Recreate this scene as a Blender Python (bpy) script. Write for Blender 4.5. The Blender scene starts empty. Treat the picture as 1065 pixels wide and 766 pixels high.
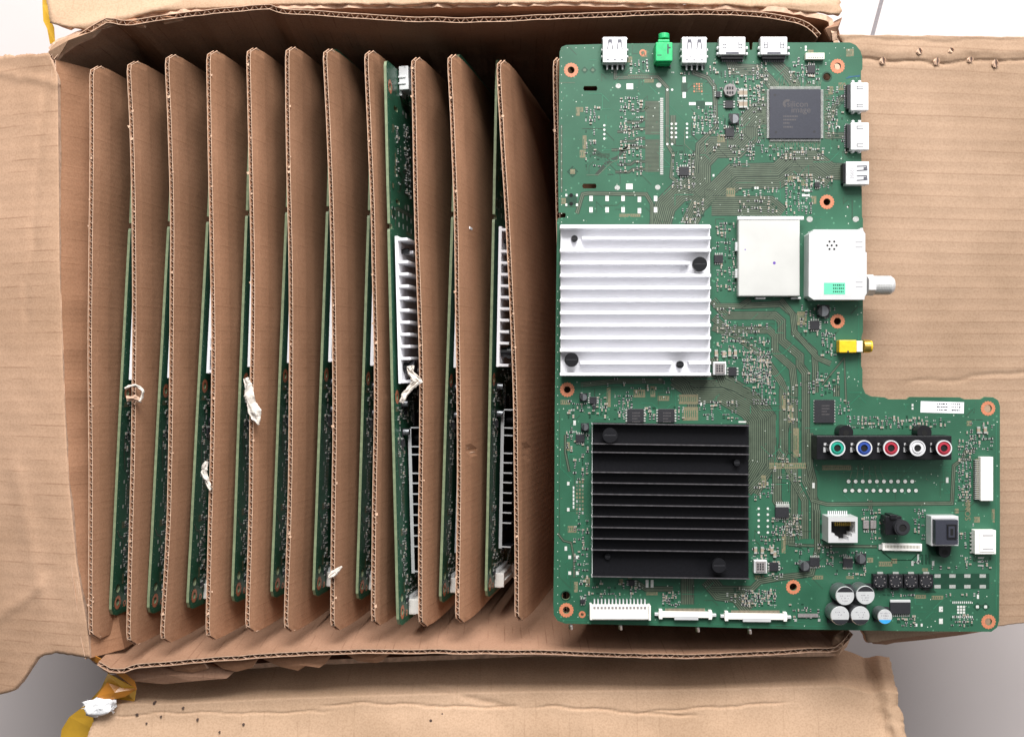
import bpy, math, random
from mathutils import Vector, noise
from mathutils.geometry import tessellate_polygon
random.seed(7)
R = math.radians
K = 0.00055          # metres per photograph pixel in the plane of the flat circuit board (z = 0)
H = 0.60             # camera height above that plane
CX, CY = 532.5, 383.0
FLOOR_Z = -0.318

scene = bpy.context.scene
# ------------------------------------------------------------------ camera
cam_d = bpy.data.cameras.new('camera'); cam = bpy.data.objects.new('camera', cam_d)
scene.collection.objects.link(cam); cam.location = (0, 0, H)
cam_d.sensor_width = 36; cam_d.lens = 36 * H / (1065 * K); cam_d.clip_start = 0.01; cam_d.clip_end = 50
scene.camera = cam
# ------------------------------------------------------------------ ambient room light, window, added fills
w = bpy.data.worlds.new('World'); scene.world = w; w.use_nodes = True
w.node_tree.nodes['Background'].inputs[0].default_value = (0.93, 0.95, 1.0, 1)
w.node_tree.nodes['Background'].inputs[1].default_value = 0.085
def lamp(name, loc, target, size, sizey, power, col):
    d = bpy.data.lights.new(name, 'AREA'); d.shape = 'RECTANGLE'; d.size = size; d.size_y = sizey
    d.energy = power; d.color = col
    o = bpy.data.objects.new(name, d); scene.collection.objects.link(o); o.location = loc
    o.rotation_euler = (Vector(target) - Vector(loc)).to_track_quat('-Z', 'Y').to_euler()
lamp('window_light', (0.05, 1.45, 1.22), (0, 0.0, -0.05), 1.3, 0.9, 86, (1.0, 0.985, 0.96))
lamp('side_fill', (1.90, 0.10, 1.30), (0, 0, 0), 1.2, 1.2, 17, (1.0, 0.98, 0.96))  # added fill without a known source, brightens divider faces near the rim
lamp('board_sheen_fill', (0.0, 0.82, 1.60), (0, 0.1, 0), 1.8, 0.5, 6, (1.0, 0.99, 0.98))  # added lamp, no such source; its reflection lightens the board's upper end
scene.view_settings.view_transform = 'Standard'; scene.view_settings.look = 'None'
scene.view_settings.exposure = 0.0; scene.view_settings.gamma = 1.0
scene.cycles.max_bounces = 6; scene.cycles.diffuse_bounces = 3

COL = scene.collection
# ------------------------------------------------------------------ helpers
def V(px, py, z=0.0):
    s = (H - z) / H
    return Vector(((px - CX) * K * s, -(py - CY) * K * s, z))

def tag(o, label=None, cat=None, group=None, kind=None):
    if label: o['label'] = label
    if cat: o['category'] = cat
    if group: o['group'] = group
    if kind: o['kind'] = kind
    return o

def empty(name, loc, label, cat, group=None):
    o = bpy.data.objects.new(name, None); COL.objects.link(o); o.location = loc
    o.empty_display_size = 0.02
    return tag(o, label, cat, group)

class MB:
    def __init__(s): s.v = []; s.f = []; s.m = []; s.mats = []
    def mi(s, mat):
        if mat not in s.mats: s.mats.append(mat)
        return s.mats.index(mat)
    def add(s, vs, fs, mat):
        b = len(s.v); s.v += [tuple(x) for x in vs]; i = s.mi(mat)
        for f in fs: s.f.append([b + j for j in f]); s.m.append(i)
    def prism(s, pts, z0, z1, mat, sm=None, holes=()):
        """pts: world xy outline"""
        loops = [[Vector((p[0], p[1], 0)) for p in pts]] + [[Vector((p[0], p[1], 0)) for p in h] for h in holes]
        flat = [p for l in loops for p in l]; n = len(flat)
        tri = tessellate_polygon(loops)
        out = []
        for t in tri:
            a, b, c = (flat[i] for i in t)
            if (b.x - a.x) * (c.y - a.y) - (b.y - a.y) * (c.x - a.x) < 0: t = (t[0], t[2], t[1])
            out.append(tuple(t))
        s.add([(p.x, p.y, z1) for p in flat] + [(p.x, p.y, z0) for p in flat],
              out + [tuple(n + i for i in reversed(t)) for t in out], mat)
        for li, l in enumerate(loops):
            ar = sum(l[i].x * l[(i + 1) % len(l)].y - l[(i + 1) % len(l)].x * l[i].y for i in range(len(l)))
            if (ar > 0) != (li == 0): l = l[::-1]
            m = len(l)
            s.add([(p.x, p.y, z1) for p in l] + [(p.x, p.y, z0) for p in l],
                  [(i, m + i, m + (i + 1) % m, (i + 1) % m) for i in range(m)], sm or mat)
    def flat(s, pts, z, mat):
        a = sum(pts[i][0] * pts[(i + 1) % len(pts)][1] - pts[(i + 1) % len(pts)][0] * pts[i][1] for i in range(len(pts)))
        if a < 0: pts = pts[::-1]
        s.add([(p[0], p[1], z) for p in pts], [tuple(range(len(pts)))], mat)
    def box(s, x0, y0, x1, y1, z0, z1, mat, rot=0):
        """x0..y1 photograph pixels of the top face (y down)"""
        cx, cy = (x0 + x1) / 2, (y0 + y1) / 2; c, sn = math.cos(rot), math.sin(rot)
        P = []
        for x, y in ((x0, y0), (x0, y1), (x1, y1), (x1, y0)):
            dx, dy = x - cx, y - cy
            P.append(V(cx + dx * c - dy * sn, cy + dx * sn + dy * c, z1))
        s.add([(p.x, p.y, z1) for p in P] + [(p.x, p.y, z0) for p in P],
              [(0, 1, 2, 3), (7, 6, 5, 4), (0, 4, 5, 1), (1, 5, 6, 2), (2, 6, 7, 3), (3, 7, 4, 0)], mat)
    def rect(s, x0, y0, x1, y1, z, mat):
        s.flat([V(x, y, 0) for x, y in ((x0, y0), (x0, y1), (x1, y1), (x1, y0))], z, mat)
    def circ(s, px, py, r, zref, n=20, squash=1.0):
        c = V(px, py, zref)
        return [(c.x + r * K * math.cos(2 * math.pi * i / n) * squash, c.y + r * K * math.sin(2 * math.pi * i / n)) for i in range(n)]
    def cyl(s, px, py, r, z0, z1, mat, n=20, zref=None, r2=None, sm=None):
        zr = z1 if zref is None else zref
        a = s.circ(px, py, r, zr, n); b = s.circ(px, py, r2 if r2 is not None else r, zr, n)
        s.add([(p[0], p[1], z1) for p in b] + [(p[0], p[1], z0) for p in a], [tuple(range(n)), tuple(range(2 * n - 1, n - 1, -1))], mat)
        s.add([(p[0], p[1], z1) for p in b] + [(p[0], p[1], z0) for p in a],
              [(i, n + i, n + (i + 1) % n, (i + 1) % n) for i in range(n)], sm or mat)
    def ring(s, px, py, r1, r0, z0, z1, mat, n=24):
        s.prism(s.circ(px, py, r1, z1, n), z0, z1, mat, holes=[s.circ(px, py, r0, z1, n)])
    def annul(s, px, py, r1, r0, z, mat, n=24):
        a = s.circ(px, py, r1, 0, n); b = s.circ(px, py, r0, 0, n)
        s.add([(p[0], p[1], z) for p in a + b], [(i, (i + 1) % n, n + (i + 1) % n, n + i) for i in range(n)], mat)
    def line(s, pts, wpx, z, mat):
        """flat mitred strip along pixel polyline"""
        L = offset(pts, wpx / 2); Rr = offset(pts, -wpx / 2); n = len(pts)
        vs = [V(x, y, 0) for x, y in L] + [V(x, y, 0) for x, y in Rr]
        s.add([(p.x, p.y, z) for p in vs], [(i, n + i, n + i + 1, i + 1) for i in range(n - 1)], mat)
    def hcyl(s, a, b, r, mat, n=16, r2=None):
        a, b = Vector(a), Vector(b); d = (b - a).normalized()
        u = d.cross(Vector((0, 0, 1))); u = u.normalized() if u.length > 1e-6 else Vector((1, 0, 0)); v = u.cross(d)
        r2 = r if r2 is None else r2
        P = [a + (u * math.cos(2 * math.pi * i / n) + v * math.sin(2 * math.pi * i / n)) * r for i in range(n)]
        Q = [b + (u * math.cos(2 * math.pi * i / n) + v * math.sin(2 * math.pi * i / n)) * r2 for i in range(n)]
        s.add(P + Q, [(i, n + i, n + (i + 1) % n, (i + 1) % n) for i in range(n)] + [tuple(range(n)), tuple(range(2 * n - 1, n - 1, -1))], mat)
    def slab(s, P, th, mat, edge=None):
        nu, nv = len(P), len(P[0]); N = []
        for i in range(nu):
            row = []
            for j in range(nv):
                du = P[min(i + 1, nu - 1)][j] - P[max(i - 1, 0)][j]; dv = P[i][min(j + 1, nv - 1)] - P[i][max(j - 1, 0)]
                n = du.cross(dv); row.append(n.normalized() if n.length > 1e-12 else Vector((0, 0, 1)))
            N.append(row)
        vs = [P[i][j] for i in range(nu) for j in range(nv)] + [P[i][j] - N[i][j] * th for i in range(nu) for j in range(nv)]
        o = nu * nv; fs = []
        for i in range(nu - 1):
            for j in range(nv - 1):
                a, b, c, d = i * nv + j, (i + 1) * nv + j, (i + 1) * nv + j + 1, i * nv + j + 1
                fs += [(a, b, c, d), (o + d, o + c, o + b, o + a)]
        es = []
        for i in range(nu - 1):
            es += [(i * nv, o + i * nv, o + (i + 1) * nv, (i + 1) * nv), (i * nv + nv - 1, (i + 1) * nv + nv - 1, o + (i + 1) * nv + nv - 1, o + i * nv + nv - 1)]
        for j in range(nv - 1):
            es += [(j, j + 1, o + j + 1, o + j), ((nu - 1) * nv + j, o + (nu - 1) * nv + j, o + (nu - 1) * nv + j + 1, (nu - 1) * nv + j + 1)]
        b = len(s.v); s.v += [tuple(x) for x in vs]
        m1 = s.mi(mat); m2 = s.mi(edge or mat)
        for f in fs: s.f.append([b + j for j in f]); s.m.append(m1)
        for f in es: s.f.append([b + j for j in f]); s.m.append(m2)
    def build(s, name, parent=None, origin=None, bevel=0, smooth=False, label=None):
        me = bpy.data.meshes.new(name)
        if parent is not None and origin is None:
            r = parent
            while r.parent: r = r.parent
            origin = r.location
        origin = Vector(origin) if origin is not None else Vector((0, 0, 0))
        me.from_pydata([tuple(Vector(v) - origin) for v in s.v], [], s.f)
        for m in s.mats: me.materials.append(m)
        me.polygons.foreach_set('material_index', s.m)
        if smooth: me.polygons.foreach_set('use_smooth', [True] * len(me.polygons))
        me.update()
        o = bpy.data.objects.new(name, me); COL.objects.link(o)
        if parent is not None: o.parent = parent
        else: o.location = origin
        if bevel:
            b = o.modifiers.new('bevel', 'BEVEL'); b.width = bevel; b.segments = 2; b.limit_method = 'ANGLE'
        if label: o['label'] = label
        return o

def offset(pts, d):
    out = []
    n = len(pts)
    for i in range(n):
        a = Vector(pts[max(i - 1, 0)]); p = Vector(pts[i]); b = Vector(pts[min(i + 1, n - 1)])
        d1 = (p - a).normalized() if i > 0 else (b - p).normalized()
        d2 = (b - p).normalized() if i < n - 1 else d1
        n1 = Vector((-d1.y, d1.x)); n2 = Vector((-d2.y, d2.x)); m = (n1 + n2)
        m = m.normalized() if m.length > 1e-6 else n1
        q = p + m * (d / max(0.5, m.dot(n1))); out.append((q.x, q.y))
    return out

def interp(tab, x):
    if x <= tab[0][0]: return tab[0][1]
    for (a, b), (c, d) in zip(tab, tab[1:]):
        if x <= c: return b + (d - b) * (x - a) / (c - a)
    return tab[-1][1]

# ------------------------------------------------------------------ materials
def newmat(name):
    m = bpy.data.materials.new(name); m.use_nodes = True
    return m, m.node_tree, m.node_tree.nodes['Principled BSDF']
def simple(name, col, rough=0.5, metal=0.0, var=0.12, scale=400, bump=0.0, coat=0.0, spec=0.5):
    m, t, b = newmat(name)
    tc = t.nodes.new('ShaderNodeTexCoord'); n = t.nodes.new('ShaderNodeTexNoise'); n.inputs['Scale'].default_value = scale
    n.inputs['Detail'].default_value = 4
    t.links.new(tc.outputs['Object'], n.inputs['Vector'])
    r = t.nodes.new('ShaderNodeValToRGB')
    r.color_ramp.elements[0].position = 0.3; r.color_ramp.elements[1].position = 0.7
    r.color_ramp.elements[0].color = (*[c * (1 - var) for c in col], 1); r.color_ramp.elements[1].color = (*[min(1, c * (1 + var)) for c in col], 1)
    t.links.new(n.outputs['Fac'], r.inputs['Fac']); t.links.new(r.outputs['Color'], b.inputs['Base Color'])
    b.inputs['Roughness'].default_value = rough; b.inputs['Metallic'].default_value = metal
    b.inputs['Specular IOR Level'].default_value = spec
    if coat: b.inputs['Coat Weight'].default_value = coat; b.inputs['Coat Roughness'].default_value = 0.25
    if bump:
        bp = t.nodes.new('ShaderNodeBump'); bp.inputs['Strength'].default_value = bump; bp.inputs['Distance'].default_value = 0.0004
        t.links.new(n.outputs['Fac'], bp.inputs['Height']); t.links.new(bp.outputs['Normal'], b.inputs['Normal'])
    return m

def cardboard(name, col, axis='Y', pitch=0.0036, wave_str=0.25, streak=0.35, crumple=0.3, wd=0.00009, cont=False):
    m, t, b = newmat(name); N = t.nodes; L = t.links
    tc = N.new('ShaderNodeTexCoord'); sep = N.new('ShaderNodeSeparateXYZ'); L.new(tc.outputs['Object'], sep.inputs[0])
    # large blotches
    n1 = N.new('ShaderNodeTexNoise'); n1.inputs['Scale'].default_value = 14; n1.inputs['Detail'].default_value = 6; L.new(tc.outputs['Object'], n1.inputs['Vector'])
    n2 = N.new('ShaderNodeTexNoise'); n2.inputs['Scale'].default_value = 900; n2.inputs['Detail'].default_value = 3; L.new(tc.outputs['Object'], n2.inputs['Vector'])
    r1 = N.new('ShaderNodeValToRGB'); e = r1.color_ramp.elements
    e[0].position = 0.32; e[1].position = 0.68
    e[0].color = (col[0] * 0.86, col[1] * 0.84, col[2] * 0.82, 1); e[1].color = (min(1, col[0] * 1.1), min(1, col[1] * 1.1), min(1, col[2] * 1.12), 1)
    L.new(n1.outputs['Fac'], r1.inputs['Fac'])
    r2 = N.new('ShaderNodeValToRGB'); e = r2.color_ramp.elements; e[0].position = 0.25; e[1].position = 0.6
    e[0].color = (0.82, 0.79, 0.76, 1); e[1].color = (1, 1, 1, 1); L.new(n2.outputs['Fac'], r2.inputs['Fac'])
    mx = N.new('ShaderNodeMix'); mx.data_type = 'RGBA'; mx.blend_type = 'MULTIPLY'; mx.inputs[0].default_value = 1
    L.new(r1.outputs['Color'], mx.inputs[6]); L.new(r2.outputs['Color'], mx.inputs[7])
    oi = N.new('ShaderNodeObjectInfo'); om = N.new('ShaderNodeMapRange'); om.inputs[3].default_value = 0.86; om.inputs[4].default_value = 1.10; L.new(oi.outputs['Random'], om.inputs[0])
    mo = N.new('ShaderNodeMix'); mo.data_type = 'RGBA'; mo.blend_type = 'MULTIPLY'; mo.inputs[0].default_value = 1; L.new(mx.outputs[2], mo.inputs[6]); L.new(om.outputs[0], mo.inputs[7]); mx = mo
    # flute wave along axis
    ax = sep.outputs[axis]
    wob = N.new('ShaderNodeTexNoise'); wob.inputs['Scale'].default_value = 9; L.new(tc.outputs['Object'], wob.inputs['Vector'])
    wm = N.new('ShaderNodeMath'); wm.operation = 'MULTIPLY_ADD'; wm.inputs[1].default_value = pitch * 0.35; L.new(wob.outputs['Fac'], wm.inputs[0]); L.new(ax, wm.inputs[2])
    ms = N.new('ShaderNodeMath'); ms.operation = 'MULTIPLY'; ms.inputs[1].default_value = 2 * math.pi / pitch; L.new(wm.outputs[0], ms.inputs[0])
    sn = N.new('ShaderNodeMath'); sn.operation = 'SINE'; L.new(ms.outputs[0], sn.inputs[0])
    # broken creases: sine peak * stretched noise
    pk = N.new('ShaderNodeMapRange'); pk.inputs[1].default_value = 0.86; pk.inputs[2].default_value = 1.0; L.new(sn.outputs[0], pk.inputs[0])
    mp = N.new('ShaderNodeMapping'); sc = [12, 12, 12] if cont else [35, 35, 35]; sc['XYZ'.index(axis)] = 260; mp.inputs['Scale'].default_value = sc; L.new(tc.outputs['Object'], mp.inputs['Vector'])
    n3 = N.new('ShaderNodeTexNoise'); n3.inputs['Scale'].default_value = 1; n3.inputs['Detail'].default_value = 3; L.new(mp.outputs[0], n3.inputs['Vector'])
    th = N.new('ShaderNodeMapRange'); th.inputs[1].default_value = 0.30 if cont else 0.5; th.inputs[2].default_value = 0.60 if cont else 0.66; L.new(n3.outputs['Fac'], th.inputs[0])
    mu = N.new('ShaderNodeMath'); mu.operation = 'MULTIPLY'; L.new(pk.outputs[0], mu.inputs[0]); L.new(th.outputs[0], mu.inputs[1])
    mu2 = N.new('ShaderNodeMath'); mu2.operation = 'MULTIPLY'; mu2.inputs[1].default_value = streak; L.new(mu.outputs[0], mu2.inputs[0])
    mx2 = N.new('ShaderNodeMix'); mx2.data_type = 'RGBA'; mx2.blend_type = 'MULTIPLY'; mx2.inputs[7].default_value = (0.45, 0.36, 0.3, 1)
    L.new(mu2.outputs[0], mx2.inputs[0]); L.new(mx.outputs[2], mx2.inputs[6]); L.new(mx2.outputs[2], b.inputs['Base Color'])
    b.inputs['Roughness'].default_value = 0.75; b.inputs['Specular IOR Level'].default_value = 0.25
    # bump
    n4 = N.new('ShaderNodeTexNoise'); n4.inputs['Scale'].default_value = 22; n4.inputs['Detail'].default_value = 5; n4.inputs['Roughness'].default_value = 0.6; L.new(tc.outputs['Object'], n4.inputs['Vector'])
    b1 = N.new('ShaderNodeBump'); b1.inputs['Strength'].default_value = crumple; b1.inputs['Distance'].default_value = 0.006; L.new(n4.outputs['Fac'], b1.inputs['Height'])
    b2 = N.new('ShaderNodeBump'); b2.inputs['Strength'].default_value = wave_str; b2.inputs['Distance'].default_value = wd; L.new(sn.outputs[0], b2.inputs['Height']); L.new(b1.outputs[0], b2.inputs['Normal'])
    b3 = N.new('ShaderNodeBump'); b3.inputs['Strength'].default_value = 0.25; b3.inputs['Distance'].default_value = 0.0002; L.new(n2.outputs['Fac'], b3.inputs['Height']); L.new(b2.outputs[0], b3.inputs['Normal'])
    L.new(b3.outputs[0], b.inputs['Normal'])
    return m

def pcb_mat():
    m, t, b = newmat('green_solder_mask'); N = t.nodes; L = t.links
    tc = N.new('ShaderNodeTexCoord')
    n = N.new('ShaderNodeTexNoise'); n.inputs['Scale'].default_value = 35; n.inputs['Detail'].default_value = 5; L.new(tc.outputs['Object'], n.inputs['Vector'])
    r = N.new('ShaderNodeValToRGB'); e = r.color_ramp.elements; e[0].position = .35; e[1].position = .65
    e[0].color = (0.019, 0.086, 0.048, 1); e[1].color = (0.027, 0.112, 0.064, 1); L.new(n.outputs['Fac'], r.inputs['Fac'])
    v = N.new('ShaderNodeTexVoronoi'); v.inputs['Scale'].default_value = 230; L.new(tc.outputs['Object'], v.inputs['Vector'])
    mr = N.new('ShaderNodeMapRange'); mr.inputs[1].default_value = 0.1; mr.inputs[2].default_value = 0.14; mr.inputs[3].default_value = 0.5; mr.inputs[4].default_value = 0; L.new(v.outputs['Distance'], mr.inputs[0])
    mx = N.new('ShaderNodeMix'); mx.data_type = 'RGBA'; mx.inputs[7].default_value = (0.12, 0.32, 0.2, 1)
    L.new(mr.outputs[0], mx.inputs[0]); L.new(r.outputs['Color'], mx.inputs[6]); L.new(mx.outputs[2], b.inputs['Base Color'])
    b.inputs['Roughness'].default_value = 0.45; b.inputs['Specular IOR Level'].default_value = 0.42
    return m

M = {}
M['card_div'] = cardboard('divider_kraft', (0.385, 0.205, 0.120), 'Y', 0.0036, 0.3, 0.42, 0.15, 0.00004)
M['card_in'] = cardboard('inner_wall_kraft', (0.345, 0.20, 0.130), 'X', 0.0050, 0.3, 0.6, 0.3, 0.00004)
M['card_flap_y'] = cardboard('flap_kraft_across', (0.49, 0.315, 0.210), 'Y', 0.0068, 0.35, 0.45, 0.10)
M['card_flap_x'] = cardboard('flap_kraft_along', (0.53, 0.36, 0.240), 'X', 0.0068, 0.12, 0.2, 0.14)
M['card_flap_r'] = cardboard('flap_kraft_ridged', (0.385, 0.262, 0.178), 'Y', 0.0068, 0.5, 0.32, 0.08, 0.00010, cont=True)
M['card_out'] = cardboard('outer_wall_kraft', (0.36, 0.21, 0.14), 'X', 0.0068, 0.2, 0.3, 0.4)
M['card_edge'] = simple('torn_kraft_edge', (0.54, 0.36, 0.255), 0.9, var=0.25, scale=300, bump=0.6)
M['flute'] = simple('flute_paper', (0.48, 0.32, 0.23), 0.9, var=0.2, scale=300)
M['pcb'] = pcb_mat()
M['pcb_edge'] = simple('board_edge_resin', (0.17, 0.21, 0.12), 0.6, var=.2)
M['pcb_edge2'] = simple('board_edge_pale', (0.26, 0.32, 0.22), 0.6, var=.2)
M['bundle'] = simple('trace_bundle_mask', (0.026, 0.040, 0.028), 0.4, var=0.1, scale=200)
M['trace'] = simple('trace_line', (0.108, 0.136, 0.094), 0.35, var=0.15, scale=200)
M['trace_d'] = simple('trace_line_dark', (0.03, 0.06, 0.035), 0.4)
M['trace_g'] = simple('trace_line_green', (0.028, 0.150, 0.085), 0.35, var=0.2, scale=90)
M['mask_dark'] = simple('dark_mask_patch', (0.008, 0.045, 0.025), 0.4)
M['tan'] = simple('bare_substrate', (0.16, 0.145, 0.085), 0.6, var=0.25, scale=900)
M['copper'] = simple('bare_copper', (0.50, 0.18, 0.095), 0.45, var=0.2, scale=1200)
M['solder'] = simple('solder', (0.42, 0.43, 0.41), 0.4, metal=0.3, var=0.3, scale=2500)
M['pad'] = simple('tinned_pad', (0.66, 0.67, 0.64), 0.4, metal=0.2, var=0.15, scale=900)
M['silk'] = simple('silkscreen_white', (0.62, 0.68, 0.60), 0.6)
M['tin'] = simple('tinned_steel', (0.74, 0.74, 0.75), 0.36, metal=0.4, var=0.05, scale=120)
M['tin_d'] = simple('tinned_steel_slot', (0.10, 0.10, 0.12), 0.5, metal=0.3)
M['shield'] = simple('shield_can_steel', (0.62, 0.62, 0.60), 0.42, metal=0.4, var=0.05, scale=60, bump=0.25)
M['white_al'] = simple('white_aluminium', (0.82, 0.82, 0.86), 0.5, metal=0.0, var=0.02, scale=60)
M['black_al'] = simple('black_anodised', (0.006, 0.006, 0.008), 0.5, var=0.2, scale=900, spec=0.18)
M['black_tip'] = simple('lit_black_edge', (0.16, 0.15, 0.16), 0.35, metal=0.6, var=0.3, scale=500)  # paler tip: light catching the fin edges is put into the colour
M['black_pl'] = simple('black_plastic', (0.010, 0.010, 0.012), 0.35, spec=0.35)
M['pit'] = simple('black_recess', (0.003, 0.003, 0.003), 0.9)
M['chip'] = simple('chip_epoxy', (0.020, 0.020, 0.024), 0.42, var=0.15, scale=1500)
M['chip_big'] = simple('large_chip_epoxy', (0.030, 0.032, 0.046), 0.4, var=0.08, scale=900)
M['chip_text'] = simple('laser_marking', (0.080, 0.072, 0.075), 0.6)
M['grey_l'] = simple('ferrite_grey', (0.22, 0.20, 0.20), 0.5, var=0.2, scale=900)
M['mlcc'] = simple('ceramic_tan', (0.30, 0.24, 0.18), 0.5)
M['green_j'] = simple('green_plastic', (0.015, 0.42, 0.14), 0.4)
M['yellow'] = simple('yellow_plastic', (0.75, 0.48, 0.02), 0.35)
M['gold'] = simple('gold_plate', (0.80, 0.55, 0.12), 0.3, metal=0.9)
M['cream'] = simple('cream_plastic', (0.72, 0.70, 0.60), 0.45, var=.04)
M['white_pl'] = simple('white_plastic', (0.78, 0.76, 0.72), 0.45, var=.03)
M['white_ring'] = simple('rca_white', (0.60, 0.60, 0.62), 0.35, var=.03)
M['teal'] = simple('rca_green', (0.02, 0.30, 0.22), 0.35)
M['blue'] = simple('rca_blue', (0.03, 0.07, 0.30), 0.35)
M['red'] = simple('rca_red', (0.36, 0.03, 0.05), 0.35)
M['cap_top'] = simple('capacitor_top', (0.70, 0.71, 0.72), 0.35, metal=0.4, var=.05)
M['cap_side'] = simple('capacitor_can', (0.30, 0.31, 0.33), 0.3, metal=0.8)
M['sky_blue'] = simple('capacitor_blue', (0.04, 0.32, 0.68), 0.4)
M['paper'] = simple('label_paper', (0.80, 0.81, 0.83), 0.6, var=.02)
M['ink'] = simple('label_ink', (0.03, 0.03, 0.04), 0.6)
M['ink_mid'] = simple('stamp_grey', (0.30, 0.29, 0.32), 0.5)
M['sticker_g'] = simple('green_sticker', (0.12, 0.55, 0.36), 0.5, var=.05)
M['pen'] = simple('blue_pen', (0.01, 0.08, 0.14), 0.5)
M['purple'] = simple('purple_ink', (0.12, 0.05, 0.35), 0.5)
M['tissue'] = simple('torn_paper_white', (0.66, 0.60, 0.54), 0.9, var=0.15, scale=400, bump=0.6)
M['cotton'] = simple('white_foam_fluff', (0.82, 0.82, 0.84), 0.95, var=0.05, scale=900, bump=0.3)
M['tape'] = simple('yellow_tape', (0.66, 0.38, 0.04), 0.25, var=0.15, scale=60)
M['tape_d'] = simple('brown_tape', (0.50, 0.20, 0.03), 0.25, var=0.2, scale=60)
M['speck_hole_dark'] = simple('dark_speck_hole', (0.08, 0.05, 0.04), 0.9)
M['floor'] = simple('glazed_floor_tile', (0.60, 0.545, 0.54), 0.4, var=0.03, scale=12)
M['grout'] = simple('tile_grout', (0.22, 0.20, 0.21), 0.8)

# ================================================================== SETTING
fl = MB(); S_ = 3.0
fl.add([(-S_, -S_, FLOOR_Z), (S_, -S_, FLOOR_Z), (S_, S_, FLOOR_Z), (-S_, S_, FLOOR_Z)], [(0, 1, 2, 3)], M['floor'])
o = fl.build('floor'); o['kind'] = 'structure'
g = MB()
ga = V(925, -30, FLOOR_Z); gb = V(905, 45, FLOOR_Z); gd = (gb - ga).normalized(); gn = Vector((-gd.y, gd.x, 0))
def groutline(p, d, n):
    a = p - d * 2.2; b = p + d * 2.2; z = FLOOR_Z + 0.0004
    g.flat([(q.x, q.y) for q in (a + n * .0017, a - n * .0017, b - n * .0017, b + n * .0017)], z, M['grout'])
groutline(ga, gd, gn)
g.build('floor_grout')['kind'] = 'structure'

# ================================================================== CARDBOARD BOX
ZR = -0.012        # rim height
box = empty('cardboard_box', (0, 0, FLOOR_Z), 'open brown cardboard box with torn flaps folded outwards, holding a row of dividers', 'cardboard box')
BO = box.location
def nz(x, y, z=0, s=1.0): return noise.noise(Vector((x * s, y * s, z)))

def resample(pts, step):
    """pts: list of Vector, returns evenly spaced points + arclen"""
    P = [Vector(p) for p in pts]; L = [0]
    for a, b in zip(P, P[1:]): L.append(L[-1] + (b - a).length)
    n = max(2, int(L[-1] / step)); out = []
    k = 0
    for i in range(n + 1):
        s = L[-1] * i / n
        while k < len(L) - 2 and s > L[k + 1]: k += 1
        t = (s - L[k]) / max(1e-9, L[k + 1] - L[k]); out.append((P[k].lerp(P[k + 1], t), s))
    return out

def corrugated(mb, path, drift, T, depth, pitch, mat, liner=0.00032, side=1, flute_depth=0.03, rows=12, ends=None):
    """path: world points along the top edge; drift(s01, d)->Vector offset at depth d; two liners and a wavy flute"""
    def frame(pts):
        out = []
        for i, (p, s) in enumerate(pts):
            a = pts[max(0, i - 1)][0]; b = pts[min(len(pts) - 1, i + 1)][0]; d = (b - a); d.z = 0; d.normalize()
            out.append((p, s, Vector((-d.y, d.x, 0)) * side))
        return out
    total = resample(path, 0.1)[-1][1]
    co = frame(resample(path, 0.004)); fi = frame(resample(path, pitch / 10))
    def dep(s, d):
        return d
    for off in (0, T - liner):
        G = []
        for p, s, n in co:
            s01 = s / total; row = []
            for r in range(rows + 1):
                f = (r / rows) ** 1.5; d = depth * f
                if ends: d = max(d, 0)
                q = p + n * off + drift(s01, d) + Vector((0, 0, -d))
                row.append(q)
            if ends:
                e = ends(s01 * total, total)      # lowers the top edge at chamfered corners
                row[0] = row[0] + Vector((0, 0, -e)) + (drift(s01, e) - drift(s01, 0)); 
                if len(row) > 1 and row[1].z > row[0].z - 1e-4: row[1] = row[1].copy(); row[1].z = row[0].z - 1e-4
                if len(row) > 2 and row[2].z > row[1].z - 1e-4: row[2] = row[2].copy(); row[2].z = row[1].z - 1e-4
            G.append(row)
        if side > 0: G = G
        mb.slab(G, liner * (1), mat, M['card_edge']) if False else slab2(mb, G, liner, mat)
    vs = []; fs = []
    for i, (p, s, n) in enumerate(fi):
        s01 = s / total; e = (ends(s, total) if ends else 0) + 0.0004
        o_ = T / 2 + (T / 2 - liner * 0.8) * math.sin(2 * math.pi * s / pitch + 1.3 * nz(s * 30, path[0][0] * 50))
        for d in (e, flute_depth + e):
            vs.append(p + n * o_ + drift(s01, d) + Vector((0, 0, -d)))
            vs.append(p + n * (o_ + 0.00022) + drift(s01, d) + Vector((0, 0, -d)))
        if i:
            b = 4 * i; a = b - 4
            fs += [(a, b, b + 2, a + 2), (a + 1, a + 3, b + 3, b + 1), (a, a + 1, b + 1, b)]
    mb.add(vs, fs, M['flute'])

def slab2(mb, G, th, mat):
    """sheet with thickness along +normal of path (x/y), edges pale"""
    nu, nv = len(G), len(G[0])
    vs = []; 
    for i in range(nu):
        a = G[max(0, i - 1)][0]; b = G[min(nu - 1, i + 1)][0]; d = b - a; d.z = 0; d.normalize(); n = Vector((-d.y, d.x, 0))
        for j in range(nv): vs.append(G[i][j])
        for j in range(nv): vs.append(G[i][j] + n * th * SIDE[0])
    fs = []; es = []; W = 2 * nv
    for i in range(nu - 1):
        for j in range(nv - 1):
            a = i * W + j; b = a + W
            fs += [(a, b, b + 1, a + 1), (a + nv, a + nv + 1, b + nv + 1, b + nv)]
        a = i * W; b = a + W
        es += [(a, a + nv, b + nv, b)]
    for j in range(nv - 1):
        for i in (0, nu - 1): a = i * W + j; es.append((a, a + 1, a + 1 + nv, a + nv))
    mb.add(vs, fs, mat)
    mb.add(vs, es, M['card_edge'])
SIDE = [1]

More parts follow.
